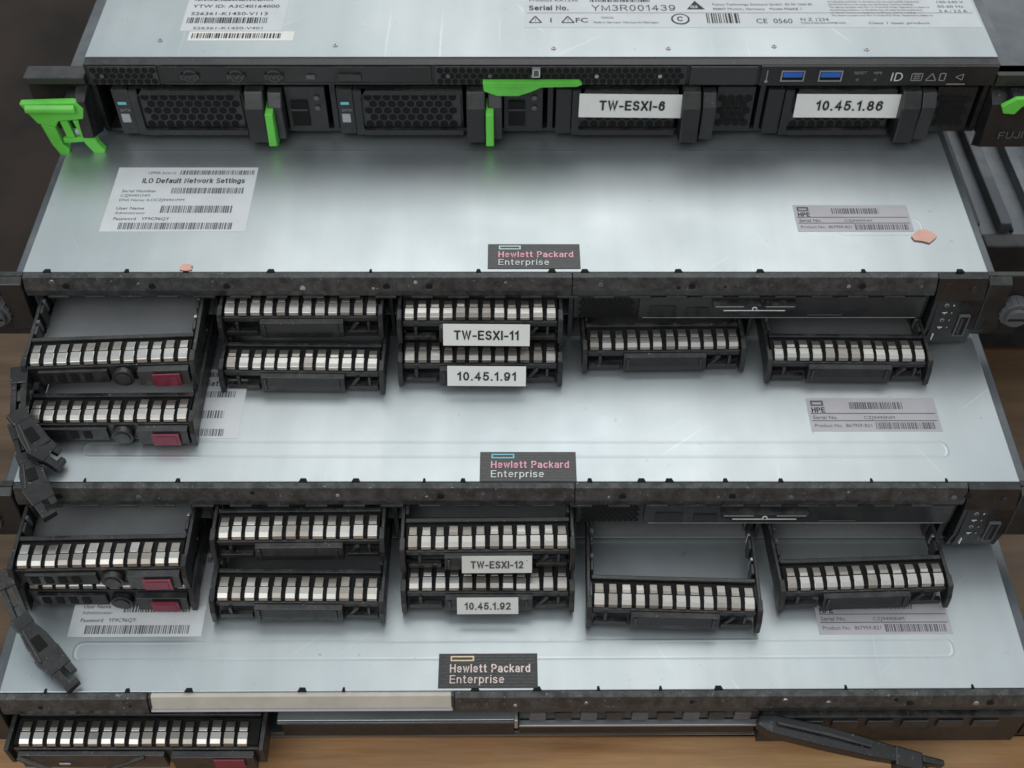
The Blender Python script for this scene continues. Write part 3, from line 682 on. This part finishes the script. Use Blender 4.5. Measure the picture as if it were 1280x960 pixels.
mb.prism([(YA - 0.001, ZA - 0.011), (YA - 0.014, ZA - 0.014), (YA - 0.016, ZA - 0.034), (YA - 0.001, ZA - 0.041)], 'yz', L - 0.006, L - 0.0004, M_BLACK)
make('mounting_ear', mb, RA, 0.0006, offset=oA)
mb = MB()
mb.box(Rr + 0.0004, 0.262, YA - 0.001, YA + 0.004, ZA - 0.0420, ZA - 0.0060, M_BLACK)
mb.prism([(YA - 0.001, ZA - 0.016), (YA - 0.008, ZA - 0.020), (YA - 0.010, ZA - 0.044), (YA - 0.001, ZA - 0.050)], 'yz', Rr + 0.0008, 0.275, M_BLACK)
mb.M = Matrix.Translation((0.2400, YA - 0.0106, ZA - 0.0385)) @ Matrix.Rotation(-0.05, 4, 'Y')
stroke_text(mb, 'FUJITSU', 0, 0, 0, 0.0038, M_DINK2, 'front', width=0.0235, weight=0.11)
mb.M = Matrix()
mb.box(Rr + 0.0004, 0.275, YA - 0.004, YA + 0.004, ZA - 0.012, ZA - 0.006, M_SOFT)
make('mounting_ear', mb, RA, 0.0, offset=oA)
mb = MB()
P = lambda pts: [(x - 0.0, ZA - t) for x, t in pts]
y0, y1 = YA - 0.0150, YA - 0.0110
mb.prism(P([(-0.2350, 0.0145), (-0.2080, 0.0135), (-0.2050, 0.0175), (-0.2065, 0.0235), (-0.2190, 0.0247), (-0.2215, 0.0285), (-0.2295, 0.0260)]), 'xz', y0, y1, M_GREEN)
mb.prism(P([(-0.2285, 0.0265), (-0.2218, 0.0287), (-0.2208, 0.0395), (-0.2185, 0.0425), (-0.2200, 0.0460), (-0.2240, 0.0455), (-0.2265, 0.0385)]), 'xz', y0 + 0.0004, y1, M_GREEN)
mb.prism(P([(-0.2125, 0.0247), (-0.2062, 0.0240), (-0.2035, 0.0385), (-0.2010, 0.0430), (-0.2035, 0.0470), (-0.2070, 0.0445), (-0.2100, 0.0385)]), 'xz', y0 + 0.0004, y1, M_GREEN)
mb.prism(P([(-0.2190, 0.0251), (-0.2150, 0.0249), (-0.2140, 0.0355), (-0.2180, 0.0355)]), 'xz', y0 + 0.001, y1, M_GREEN)
mb.prism(P([(-0.2206, 0.0360), (-0.2100, 0.0353), (-0.2096, 0.0380), (-0.2204, 0.0390)]), 'xz', y0 + 0.0012, y1 - 0.0002, M_GREEN)
mb.prism([(y0 - 0.0004, ZA - 0.0143), (y0 - 0.0022, ZA - 0.0163), (y0 - 0.0022, ZA - 0.0183), (y0 - 0.0004, ZA - 0.0190)], 'yz', -0.2325, -0.2085, M_GREEN)
mb.box(-0.2150, -0.2040, y1 + 0.0002, YA - 0.002, ZA - 0.0210, ZA - 0.0150, M_BLACK)
make('green_latch', mb, RA, 0.0006, offset=oA)
mb = MB()
mb.prism(P([(0.2350, 0.0180), (0.2410, 0.0135), (0.2750, 0.0115), (0.2750, 0.0160), (0.2450, 0.0180), (0.2425, 0.0225), (0.2370, 0.0220)]), 'xz', YA - 0.0125, YA - 0.0100, M_GREEN)
mb.box(0.2400, 0.2560, YA - 0.0098, YA - 0.002, ZA - 0.0170, ZA - 0.0140, M_BLACK)
make('green_latch', mb, RA, 0.0004, offset=oA)
mb = MB()
mb.prism(P([(-0.0140, 0.0080), (0.0320, 0.0080), (0.0335, 0.0092), (0.0310, 0.0104), (0.0140, 0.0108), (0.0090, 0.0134), (0.0030, 0.0157), (-0.0070, 0.0157), (-0.0135, 0.0130)]), 'xz', F - 0.0040, F - 0.0012, M_GREEN)
mb.box(-0.0120, 0.0060, F - 0.0044, F - 0.0041, ZA - 0.0105, ZA - 0.0098, M_GREEN)
make('green_latch', mb, RA, 0.0006, offset=oA)
mb = MB()
mb.box(0.0095, 0.0135, F - 0.0024, F - 0.0012, ZA - 0.0062, ZA - 0.0012, M_KNOB)
ring(mb, [(0.0100, ZA - 0.0058), (0.0130, ZA - 0.0058), (0.0130, ZA - 0.0018), (0.0100, ZA - 0.0018)], F - 0.0026, 0.0005, M_WHITE)
make('lock_icon_plate', mb, RA, 0.0, offset=oA)

def wide_carrier(xa, xb, kind, paper=None):
    yf = YA - 0.002; zb = ZA - 0.0403; h = 0.0262; w = xb - xa
    R = root('drive_carrier', ((xa + xb) / 2, yf, zb), '', 'drive carrier', 'wide black drive carriers with hexagonal vents')
    R['label'] = ('black hexagonal-vent drive carrier with green handle stripe' if kind == 'green' else 'black drive carrier with a taped white name label')
    X = lambda f: -w / 2 + w * f
    mb = MB()
    mb.box(X(0), X(0.075), -0.002, 0.03, 0, h, M_BLACK)
    mb.box(X(0.08), X(0.60), 0.0, 0.03, 0, h, M_BLACK)
    mb.box(X(0.10), X(0.59), -0.0012, -0.0001, 0.0035, h - 0.0028, M_SOFT)
    mb.prism([(X(0.08), h), (X(0.14), h), (X(0.115), h - 0.004), (X(0.115), 0.004), (X(0.14), 0), (X(0.08), 0)], 'xz', -0.003, -0.0014, M_BLACK)
    mb.box(X(0.12), X(0.60), -0.0035, -0.0014, 0, 0.0030, M_BLACK)
    mb.box(X(0.12), X(0.60), -0.0030, -0.0014, h - 0.0026, h, M_BLACK)
    mb.hexes(X(0.125), X(0.59), 0.0032, h - 0.0026, -0.0014, 0.0022, M_HOLE, 1.20)
    mb.box(X(0.80), X(0.985), 0.0, 0.03, 0, h, M_BLACK)
    if kind == 'green':
        mb.box(X(0.82), X(0.90), -0.0012, -0.0001, 0.004, h - 0.008, M_HOLE)
        mb.box(X(0.82), X(0.90), -0.0016, -0.0002, h - 0.013, h - 0.012, M_SOFT)
        mb.cyl(X(0.945), -0.0008, h - 0.006, 0.0013, 0.0005, 'y', M_KNOB, 12)
        mb.cyl(X(0.945), -0.0008, h - 0.012, 0.0013, 0.0005, 'y', M_KNOB, 12)
        mb.text('SATA', X(0.016), -0.0022, 0.0135, 0.0022, M_GINK, 'front')
        mb.box(X(0.015), X(0.055), -0.0023, -0.0021, 0.007, 0.012, M_STICK)
        mb.box(X(0.015), X(0.055), -0.0023, -0.0021, 0.0175, 0.0190, M_CYAN)
    else:
        mb.hexes(X(0.805), X(0.98), 0.003, h - 0.003, -0.0004, 0.0021, M_HOLE, 1.15)
    make('vent_face', mb, R)
    mb = MB()
    mb.prism([(0.002, h + 0.001), (-0.005, h + 0.001), (-0.0095, h - 0.006), (-0.0105, 0.001), (-0.008, -0.0012), (0.002, -0.0012)], 'yz', X(0.62), X(0.71), M_BLACK)
    mb.prism([(0.002, h - 0.001), (-0.003, h - 0.001), (-0.007, h - 0.007), (-0.007, 0.0), (0.002, -0.001)], 'yz', X(0.722), X(0.79), M_SOFT)
    make('handle', mb, R, 0.0007)
    if kind == 'green':
        mb = MB()
        mb.prism([(0.0, h - 0.006), (-0.0112, h - 0.008), (-0.0135, 0.001), (-0.0100, -0.0014), (0.0, -0.001)], 'yz', X(0.7125), X(0.750), M_GREEN)
        make('green_stripe', mb, R, 0.0005)
    if paper:
        mb = MB(); t, x0, x1, tilt = paper
        mb.M = Matrix.Translation(((x0 + x1) / 2 - (xa + xb) / 2, -0.0050, h - 0.0138)) @ Matrix.Rotation(tilt, 4, 'Y') @ Matrix.Rotation(-0.12, 4, 'X')
        hw = (x1 - x0) / 2
        mb.box(-hw, hw, 0, 0.0003, -0.0005, 0.0122, M_PAPER)
        stroke_text(mb, t, 0, -0.0003, 0.0040, 0.0044, M_INK, 'front', width=(x1 - x0) * 0.60, weight=0.22, align='c')
        make('paper_label', mb, R, 0.0, fix=False)
wide_carrier(-0.1935, -0.0895, 'green')
wide_carrier(-0.0850, 0.0165, 'green')
wide_carrier(0.0215, 0.1195, 'plain', ('TW-ESXI-6', 0.0325, 0.0840, 0.012))
wide_carrier(0.1240, 0.2270, 'plain', ('10.45.1.86', 0.1375, 0.1900, 0.006))

# ------------------------------------------------------------------ small drive carriers / blanks
CW = 0.0375
def fingers(mb, x0, x1, n, dz=0.0):
    pitch = (x1 - x0) / n
    for i in range(n):
        a = x0 + i * pitch + pitch * random.uniform(0.11, 0.18); b = x0 + (i + 1) * pitch - pitch * random.uniform(0.11, 0.18)
        j = random.uniform(-0.0005, 0.0002); q = random.uniform(-0.0005, 0.0005)
        up = [(0.0120, 0.0110), (0.0112 + q, 0.0124 + j), (0.0080, 0.0129 + j), (0.0066, 0.0127 + j), (0.0066, 0.0116), (0.0108, 0.0115)]
        lo = [(0.0063, 0.0116), (0.0063, 0.0126 + j), (0.0032, 0.0123 + j), (0.0014, 0.0114 + j), (0.0008, 0.0098), (0.0014, 0.0096), (0.0024, 0.0111)]
        mb.prism(up, 'yz', a + pitch * 0.05, b - pitch * 0.05, random.choice([M_FING2, M_FING, M_FING2]))
        mb.prism(lo, 'yz', a, b, random.choice([M_FING, M_FING, M_FING, M_FING, M_FING2]))
def carrier_meshes(kind):
    parts = []
    mb = MB()
    for s in (-1, 1):
        a, b = sorted((s * CW, s * (CW - 0.0016)))
        mb.box(a, b, 0.0030, 0.095, 0.0008, 0.0118, M_BLACK)
        a, b = sorted((s * (CW + 0.0001), s * (CW - 0.0022)))
        mb.prism([(0.005, 0.0130), (-0.0005, 0.0122), (-0.0032, 0.0060), (-0.0038, -0.0010), (-0.001, -0.0012), (0.005, 0.001)], 'yz', a, b, M_BLACK)
        for yy in (0.018, 0.031, 0.046):
            a, b = sorted((s * (CW - 0.0018), s * (CW - 0.0032)))
            mb.box(a, b, yy, yy + 0.005, 0.003, 0.0122, M_SOFT)
            mb.box(a, b, yy + 0.0065, yy + 0.0082, 0.006, 0.0126, M_PORT if s > 0 else M_KNOB)
    mb.box(-CW + 0.0020, CW - 0.0020, 0.086, 0.093, 0.0008, 0.0110, M_BLACK)
    mb.box(-CW + 0.0024, CW - 0.0024, 0.0016, 0.0132, 0.0080, 0.0110, M_HOLE)
    mb.box(-CW + 0.0020, CW - 0.0020, 0.0134, 0.0155, 0.0085, 0.0124, M_BLACK)
    if kind == 'drive': mb.box(-CW + 0.0022, CW - 0.0022, 0.0165, 0.084, 0.0010, 0.0016, M_TRAY)
    parts.append(('frame', mb, 0.0004))
    mb = MB(); fingers(mb, -0.0350, 0.0350, 12)
    parts.append(('spring_strip', mb, 0.0002))
    mb = MB()
    if kind == 'blank':
        # hollow face: thin crossbar, recessed dark opening, central latch block, end notches
        mb.box(-CW + 0.0024, CW - 0.0024, 0.0, 0.0015, 0.0066, 0.0094, M_BLACK)
        mb.box(-CW + 0.0024, CW - 0.0024, 0.0035, 0.0045, 0.0, 0.0064, M_HOLE)
        mb.prism([(-0.0002, 0.0088), (-0.0024, 0.0080), (-0.0032, 0.0030), (-0.0030, -0.0008), (0.0030, -0.0008), (0.0030, 0.0060)], 'yz', -0.0185, 0.0195, M_BLACK)
        mb.box(-0.0170, -0.0160, -0.0038, -0.0030, 0.0008, 0.0078, M_SOFT)
        mb.box(0.0165, 0.0172, -0.0038, -0.0030, 0.0008, 0.0078, M_SOFT)
        mb.box(-0.0344, -0.0200, -0.0016, 0.0010, -0.0008, 0.0018, M_BLACK)
        mb.box(0.0208, 0.0344, -0.0016, 0.0010, -0.0008, 0.0018, M_BLACK)
        mb.box(-0.0300, -0.0285, -0.0012, 0.0010, 0.0018, 0.0066, M_BLACK)
        mb.prism([(0.0215, 0.0018), (0.0235, 0.0018), (0.0265, 0.0066), (0.0245, 0.0066)], 'xz', -0.0012, 0.0010, M_BLACK)
        mb.box(0.0300, 0.0312, -0.0012, 0.0010, 0.0018, 0.0066, M_SOFT)
    else:
        mb.box(-CW + 0.0024, CW - 0.0024, 0.0, 0.0015, 0.0, 0.0094, M_BLACK)
        mb.box(-0.0310, -0.0010, -0.0018, -0.0002, 0.0006, 0.0082, M_BLACK)
        for i in range(4): mb.box(-0.029 + i * 0.0058, -0.0256 + i * 0.0058, -0.0022, -0.0019, 0.0022, 0.0068, M_HOLE)
        mb.prism([(-0.0002, 0.0088), (-0.0032, 0.0084), (-0.0042, 0.0005), (-0.0002, 0.0002)], 'yz', 0.0125, 0.0345, M_SOFT)
    parts.append(('face', mb, 0.0003))
    if kind == 'drive':
        mb = MB(); mb.cyl(0.0055, -0.0032, 0.0040, 0.0048, 0.003, 'y', M_BLACK, 24); mb.cyl(0.0055, -0.0038, 0.0040, 0.0034, 0.0006, 'y', M_SOFT, 20)
        parts.append(('round_button', mb, 0.0003))
        mb = MB(); mb.box(0.0190, 0.0310, -0.0050, -0.0043, 0.0004, 0.0078, M_RED)
        mb.box(0.0205, 0.0295, -0.0052, -0.0051, 0.0016, 0.0066, M_RED)
        parts.append(('red_release_tab', mb, 0.0002))
    return parts
def flat_lever(mb, a, b, c, d):
    """hinged flat arm: pivot block, slotted two-rail arm, wide housing with slot, squared fork"""
    a, b, c, d = (Vector(q) for q in (a, b, c, d))
    def side(u):
        s = u.cross(Vector((0, 0, 1))); s.normalize(); return s
    u1 = (b - a).normalized(); s1 = side(u1); u2 = (c - b).normalized(); s2 = side(u2); u3 = (d - c).normalized(); s3 = side(u3)
    mb.sweep([a - u1 * 0.004, a + u1 * 0.004], [0.0078, 0.0072], [0.0065, 0.0060], M_GLOSS)
    for k in (-1, 1):
        mb.sweep([a + s1 * k * 0.0022, b + s2 * k * 0.0024], [0.0024, 0.0024], [0.0048, 0.0044], M_GLOSS)
    m1 = (a + b) / 2
    mb.sweep([m1 - u1 * 0.0025, m1 + u1 * 0.0025], [0.0046, 0.0046], [0.003, 0.003], M_BLACK)
    mb.sweep([b - u2 * 0.003, b + u2 * 0.0025], [0.0085, 0.0078], [0.0055, 0.0052], M_GLOSS)
    mb.sweep([b + u2 * 0.002, b + (c - b) * 0.5, c], [0.0068, 0.0100, 0.0110], [0.0048, 0.0050, 0.0050], M_GLOSS)
    q = b + (c - b) * 0.62
    up = s2.cross(u2).normalized()
    mb.sweep([q - u2 * 0.0035 + up * 0.0027, q + u2 * 0.0030 + up * 0.0027], [0.0040, 0.0046], [0.0006, 0.0006], M_HOLE)
    mb.sweep([b + u2 * 0.003 + s2 * 0.0020 + up * 0.0028, c + s2 * 0.0040 + up * 0.0028], [0.0009, 0.0009], [0.0008, 0.0008], M_SOFT)
    mb.sweep([c - u3 * 0.002, c + (d - c) * 0.45], [0.0118, 0.0100], [0.0048, 0.0044], M_GLOSS)
    mb.sweep([c + s3 * 0.0030, d + s3 * 0.0024], [0.0042, 0.0030], [0.0040, 0.0030], M_GLOSS)
    mb.sweep([c - s3 * 0.0030, c - s3 * 0.0032 + (d - c) * 0.7], [0.0040, 0.0028], [0.0040, 0.0030], M_GLOSS)
    mb.sweep([d + s3 * 0.0042 - u3 * 0.0008, d - s3 * 0.0022 - u3 * 0.0008], [0.0030, 0.0024], [0.0034, 0.0028], M_GLOSS)

proto = {}
for kind in ('blank', 'drive'):
    proto[kind] = [[(n, m, b) for n, m, b in carrier_meshes(kind)] for _ in range(3)]
mesh_cache = {}
cnt = [0]
def carrier(kind, x, y, z, rz=0.0, rx=0.0, ry=0.0, label=None, paper=None, lever=None, faded=False):
    nm = 'drive_blank' if kind == 'blank' else 'drive_carrier'
    lab = label or ('black plastic drive blank with silver spring strip, partly pulled out' if kind == 'blank' else 'black drive carrier with red release tab, pulled out of its bay')
    R = root(nm, (x, y, z), lab, 'drive blank' if kind == 'blank' else 'drive carrier', 'small drive carriers and blanks in the server bays')
    R.rotation_euler = (rx, ry, rz)
    cnt[0] += 1; kk = (kind, cnt[0] % 3)
    if kk not in mesh_cache:
        mesh_cache[kk] = [make(n, m, R, b) for n, m, b in proto[kind][kk[1]]]
    else:
        for o in mesh_cache[kk]:
            c = o.copy(); c.parent = R; COL.objects.link(c)
    if paper:
        t, dx, dy, dz, hw, hh, tilt, lean = paper
        mb = MB(); mb.M = Matrix.Translation((dx, dy, dz)) @ Matrix.Rotation(tilt, 4, 'Y') @ Matrix.Rotation(lean, 4, 'X')
        mb.box(-hw, hw, 0, 0.0003, -hh, hh, M_PAPERG if faded else M_PAPER)
        stroke_text(mb, t, 0, -0.0003, -hh * 0.36, hh * 0.72, M_INKF if faded else M_INK, 'front', width=hw * 1.46, weight=0.21, align='c')
        make('paper_label', mb, R, fix=False)
    if lever:
        mb = MB(); o = Vector((x, y, z)); inv = Matrix.Rotation(-rz, 4, 'Z')
        flat_lever(mb, *[inv @ (Vector(p) - o) for p in lever])
        make('release_lever', mb, R, 0.0004)
    return R
CH = 0.0145
def row(zt, t): return zt - t - CH + 0.0012
U, Lo = 0.0118, 0.0278
carrier('drive', -0.1765, YB - 0.040, row(ZB, U), rz=0.045, rx=0.0, label='black drive carrier with red tab, lever dangling over steel cover',
        lever=[(-0.2150, 0.3400, 0.1110), (-0.2125, 0.3215, 0.1065), (-0.2040, 0.3120, 0.0975), (-0.1950, 0.3080, 0.0910)])
carrier('drive', -0.1765, YB - 0.060, row(ZB, Lo), rz=0.01, label='black drive carrier with lever hanging past the steel cover edge',
        lever=[(-0.2155, 0.3215, 0.0955), (-0.2095, 0.3085, 0.0930), (-0.2025, 0.2945, 0.0915), (-0.1960, 0.2860, 0.0840)])
carrier('blank', -0.0960, YB - 0.0110, row(ZB, U), rz=0.005)
carrier('blank', -0.0955, YB - 0.0300, row(ZB, Lo), rz=-0.012)
carrier('blank', -0.0145, YB - 0.0140, row(ZB, U), paper=('TW-ESXI-11', 0.0030, -0.0056, 0.0070, 0.0195, 0.0052, 0.012, -0.45), label='black drive blank with silver springs and taped name label')
carrier('blank', -0.0145, YB - 0.0255, row(ZB, Lo), paper=('10.45.1.91', 0.0030, -0.0058, 0.0082, 0.0178, 0.0048, 0.01, -0.50), label='black drive blank with silver springs and taped address label')
carrier('blank', 0.0700, YB - 0.0175, row(ZB, Lo), rz=0.012)
carrier('blank', 0.1540, YB - 0.0245, row(ZB, Lo), rz=-0.01)
carrier('drive', -0.1755, YC - 0.0320, row(ZC, U), rz=0.02, label='black drive carrier with red tab, long lever lying on steel cover',
        lever=[(-0.2155, 0.2640, 0.0680), (-0.2070, 0.2490, 0.0580), (-0.1950, 0.2370, 0.0500), (-0.1820, 0.2255, 0.0475)])
carrier('drive', -0.1755, YC - 0.0325, row(ZC, Lo) - 0.0008, rz=0.0)
carrier('blank', -0.0925, YC - 0.0180, row(ZC, U), rz=0.01)
carrier('blank', -0.0925, YC - 0.0390, row(ZC, Lo), rz=-0.006)
carrier('blank', -0.0105, YC - 0.0230, row(ZC, U), rz=0.01, faded=True, paper=('TW-ESXI-12', 0.0040, -0.0046, 0.0062, 0.0150, 0.0040, 0.008, -0.55), label='black drive blank with silver springs and small name label')
carrier('blank', -0.0105, YC - 0.0340, row(ZC, Lo), rz=0.0, faded=True, paper=('10.45.1.92', 0.0000, -0.0054, 0.0078, 0.0132, 0.0038, -0.01, -0.65), label='black drive blank with silver springs and small address label')
carrier('blank', 0.0695, YC - 0.0430, row(ZC, Lo), rz=-0.03, label='black open-frame drive blank pulled far out of its bay')
carrier('blank', 0.1535, YC - 0.0330, row(ZC, Lo), rz=0.035, label='black open-frame drive blank pulled out and slightly skewed')

# ------------------------------------------------------------------ wide carrier in the lowest server
R = root('drive_carrier', (-0.1590, YD - 0.0150, ZD - 0.0285), 'wide black drive carrier with silver springs and red tab', 'drive carrier')
mb = MB()
for s in (-1, 1):
    a, b = sorted((s * 0.0545, s * 0.0525)); mb.box(a, b, -0.002, 0.12, 0.0, 0.0128, M_BLACK)
mb.box(-0.0518, 0.0518, 0.0016, 0.0132, 0.0080, 0.0110, M_HOLE)
mb.box(-0.0518, 0.0518, 0.0136, 0.0170, 0.0085, 0.0126, M_BLACK)
make('frame', mb, R, 0.0004)
mb = MB(); fingers(mb, -0.0500, 0.0480, 17); make('spring_strip', mb, R, 0.0002)
mb = MB(); mb.box(-0.0518, 0.0518, 0.0, 0.0014, -0.005, 0.0090, M_BLACK)
mb.box(-0.050, 0.012, -0.0025, -0.0002, -0.004, 0.0080, M_SOFT)
mb.box(0.015, 0.050, -0.0035, -0.0002, -0.005, 0.0082, M_BLACK)
mb.sweep([(-0.050, -0.003, 0.007), (-0.035, -0.007, 0.003), (-0.012, -0.007, 0.004), (0.004, -0.003, 0.008)], [0.0018] * 4, [0.0018] * 4, M_BLACK)
mb.box(-0.034, -0.029, -0.0033, -0.0026, 0.000, 0.0015, M_STICK)
make('face', mb, R, 0.0004)
mb = MB(); mb.box(0.0330, 0.0460, -0.0044, -0.0036, 0.000, 0.0074, M_RED); make('red_release_tab', mb, R, 0.0002)

R = root('latch_arm', (0.14, 0.205, 0.02), 'black plastic latch arm hanging below the wide-bay server front', 'latch')
mb = MB()
mb.sweep([(-0.036, 0.0130, 0.0090), (-0.030, 0.0110, 0.0090), (-0.008, 0.0070, 0.0060), (0.012, 0.0035, 0.0020), (0.024, 0.0020, -0.001)], [0.0045, 0.0088, 0.0096, 0.0082, 0.0066], [0.0050, 0.0060, 0.0060, 0.0055, 0.0045], M_GLOSS)
mb.sweep([(0.022, 0.0015, -0.001), (0.034, -0.0005, -0.003)], [0.0090, 0.0080], [0.0060, 0.0056], M_GLOSS)
mb.sweep([(0.034, 0.0010, -0.003), (0.044, 0.0000, -0.005)], [0.0036, 0.0028], [0.0050, 0.0040], M_GLOSS)
mb.sweep([(0.033, -0.0030, -0.003), (0.041, -0.0060, -0.005)], [0.0034, 0.0026], [0.0050, 0.0040], M_GLOSS)
make('arm', mb, R, 0.0008)
mb = MB(); mb.sweep([(-0.028, 0.0108, 0.0125), (-0.006, 0.0068, 0.0096), (0.012, 0.0035, 0.0054)], [0.0014, 0.0014, 0.0012], [0.0012] * 3, M_SOFT)
make('rib', mb, R, 0.0003)

def scrap(x, y, z, r, lab):
    mb = MB(); pts = [(x + r * random.uniform(0.70, 1.15) * math.cos(a * math.pi / 5), y + 0.8 * r * random.uniform(0.70, 1.15) * math.sin(a * math.pi / 5)) for a in range(10)]
    mb.prism(pts, 'xy', z + 0.0001, z + 0.0006, M_TAG)
    o = make('putty_scrap', mb, None, 0.0001, offset=(x, y, z)); o.location = (x, y, z)
    o['label'] = lab; o['category'] = 'putty'; o['group'] = 'pink adhesive scraps on steel covers'
scrap(0.1905, 0.4090, ZB + 0.0003, 0.0056, 'small pink adhesive scrap stuck on steel server cover')
scrap(-0.1470, 0.3885, ZB + 0.0003, 0.0032, 'tiny pink adhesive scrap at server cover edge')

# ------------------------------------------------------------------ neighbouring grey equipment, table, background
R = root('equipment_chassis', (0.36, 0.68, 0.0), 'dark grey equipment chassis with rails beside the server stack', 'equipment')
mb = MB(); ox, oy = 0.36, 0.68
mb.box(0.247, 0.52, 0.465, 0.95, 0.004, 0.078, M_STEEL2)
make('lid', mb, R, 0.001, offset=(ox, oy, 0))
mb = MB()
mb.box(0.246, 0.52, 0.455, 0.4646, 0.002, 0.081, M_BLACK)
mb.box(0.2415, 0.2465, 0.47, 0.95, 0.06, 0.083, M_BLACK)
make('front_frame', mb, R, 0.001, offset=(ox, oy, 0))
mb = MB()
for x0, m in ((0.256, M_DSTEEL), (0.275, M_STEEL2), (0.292, M_DSTEEL)):
    mb.prism([(x0, 0.468), (x0 + 0.006, 0.468), (x0 + 0.000, 0.94), (x0 - 0.006, 0.94)], 'xy', 0.0783, 0.0850, m)
    mb.prism([(x0 + 0.0065, 0.468), (x0 + 0.0085, 0.468), (x0 + 0.0025, 0.94), (x0 + 0.0005, 0.94)], 'xy', 0.0783, 0.0800, M_HOLE)
make('slide_rail', mb, R, 0.0006, offset=(ox, oy, 0))

mb = MB()
for i in range(8):
    y1 = 0.475 - i * 0.125
    mb.box(-0.9, 0.9, y1 - 0.1242, y1, -0.03, -0.0008 - 0.0004 * (i % 2), M_WOOD_SHADED if i < 2 else M_WOOD_LIT)
t = make('table', mb, None, 0.0012); t['label'] = 'worn brown wooden plank table carrying the servers'; t['category'] = 'table'
mb = MB(); mb.box(-1.2, 1.2, 0.4765, 2.0, -0.04, -0.001, M_CLOTH)
t = make('dark_bench', mb, None, 0.002); t['label'] = 'matt dark brown bench behind the wooden table'; t['category'] = 'bench'
mb = MB(); mb.box(-4, 4, -4, 5, -0.76, -0.75, flat('dark_floor', (0.03, 0.022, 0.018), 0.8, var=0.3, scale=3))
t = make('floor', mb); t['kind'] = 'structure'

# ------------------------------------------------------------------ light
w = bpy.data.worlds.new('World'); scene.world = w; w.use_nodes = True
nt = w.node_tree; bg = nt.nodes['Background']
tc = N(nt, 'ShaderNodeTexCoord'); sp = N(nt, 'ShaderNodeSeparateXYZ'); nt.links.new(tc.outputs['Generated'], sp.inputs['Vector'])
cz = ramp(nt, sp.outputs['Z'], [(0.0, (0.20, 0.215, 0.23)), (0.35, (0.52, 0.56, 0.59)), (0.75, (0.92, 0.97, 1.0))])
mx = N(nt, 'ShaderNodeMapRange'); nt.links.new(sp.outputs['X'], mx.inputs['Value'])
mx.inputs['From Min'].default_value = -0.6; mx.inputs['From Max'].default_value = 0.0; mx.inputs['To Min'].default_value = 0.5; mx.inputs['To Max'].default_value = 0.0
nt.links.new(mixc(nt, mx.outputs['Result'], cz, (0.20, 0.33, 0.37)), bg.inputs['Color'])
bg.inputs['Strength'].default_value = 0.82
def area(name, loc, target, sx, sy, power, col):
    l = bpy.data.lights.new(name, 'AREA'); l.shape = 'RECTANGLE'; l.size = sx; l.size_y = sy; l.energy = power; l.color = col
    o = bpy.data.objects.new(name, l); COL.objects.link(o); o.location = loc
    o.rotation_euler = (Vector(target) - Vector(loc)).to_track_quat('-Z', 'Y').to_euler()
    return o
area('window_light', (0.1, 1.9, 2.0), (0, 0.35, 0.1), 1.5, 1.3, 13, (1.0, 0.99, 0.96))
area('front_fill', (-0.8, -0.9, 1.6), (0, 0.35, 0.1), 1.4, 1.2, 14, (1.0, 0.98, 0.95))  # added fill from the camera side to brighten the black fronts

# ------------------------------------------------------------------ camera
cam = bpy.data.cameras.new('camera'); co = bpy.data.objects.new('camera', cam); COL.objects.link(co)
co.location = (0, 0, 0.512); co.rotation_euler = (math.radians(40), 0, 0)
cam.sensor_width = 36; cam.lens = 42.19; cam.clip_start = 0.01; cam.clip_end = 50
cam.dof.use_dof = True; cam.dof.focus_distance = 0.535; cam.dof.aperture_fstop = 9
scene.camera = co
scene.view_settings.view_transform = 'Standard'; scene.view_settings.look = 'None'; scene.view_settings.exposure = 0
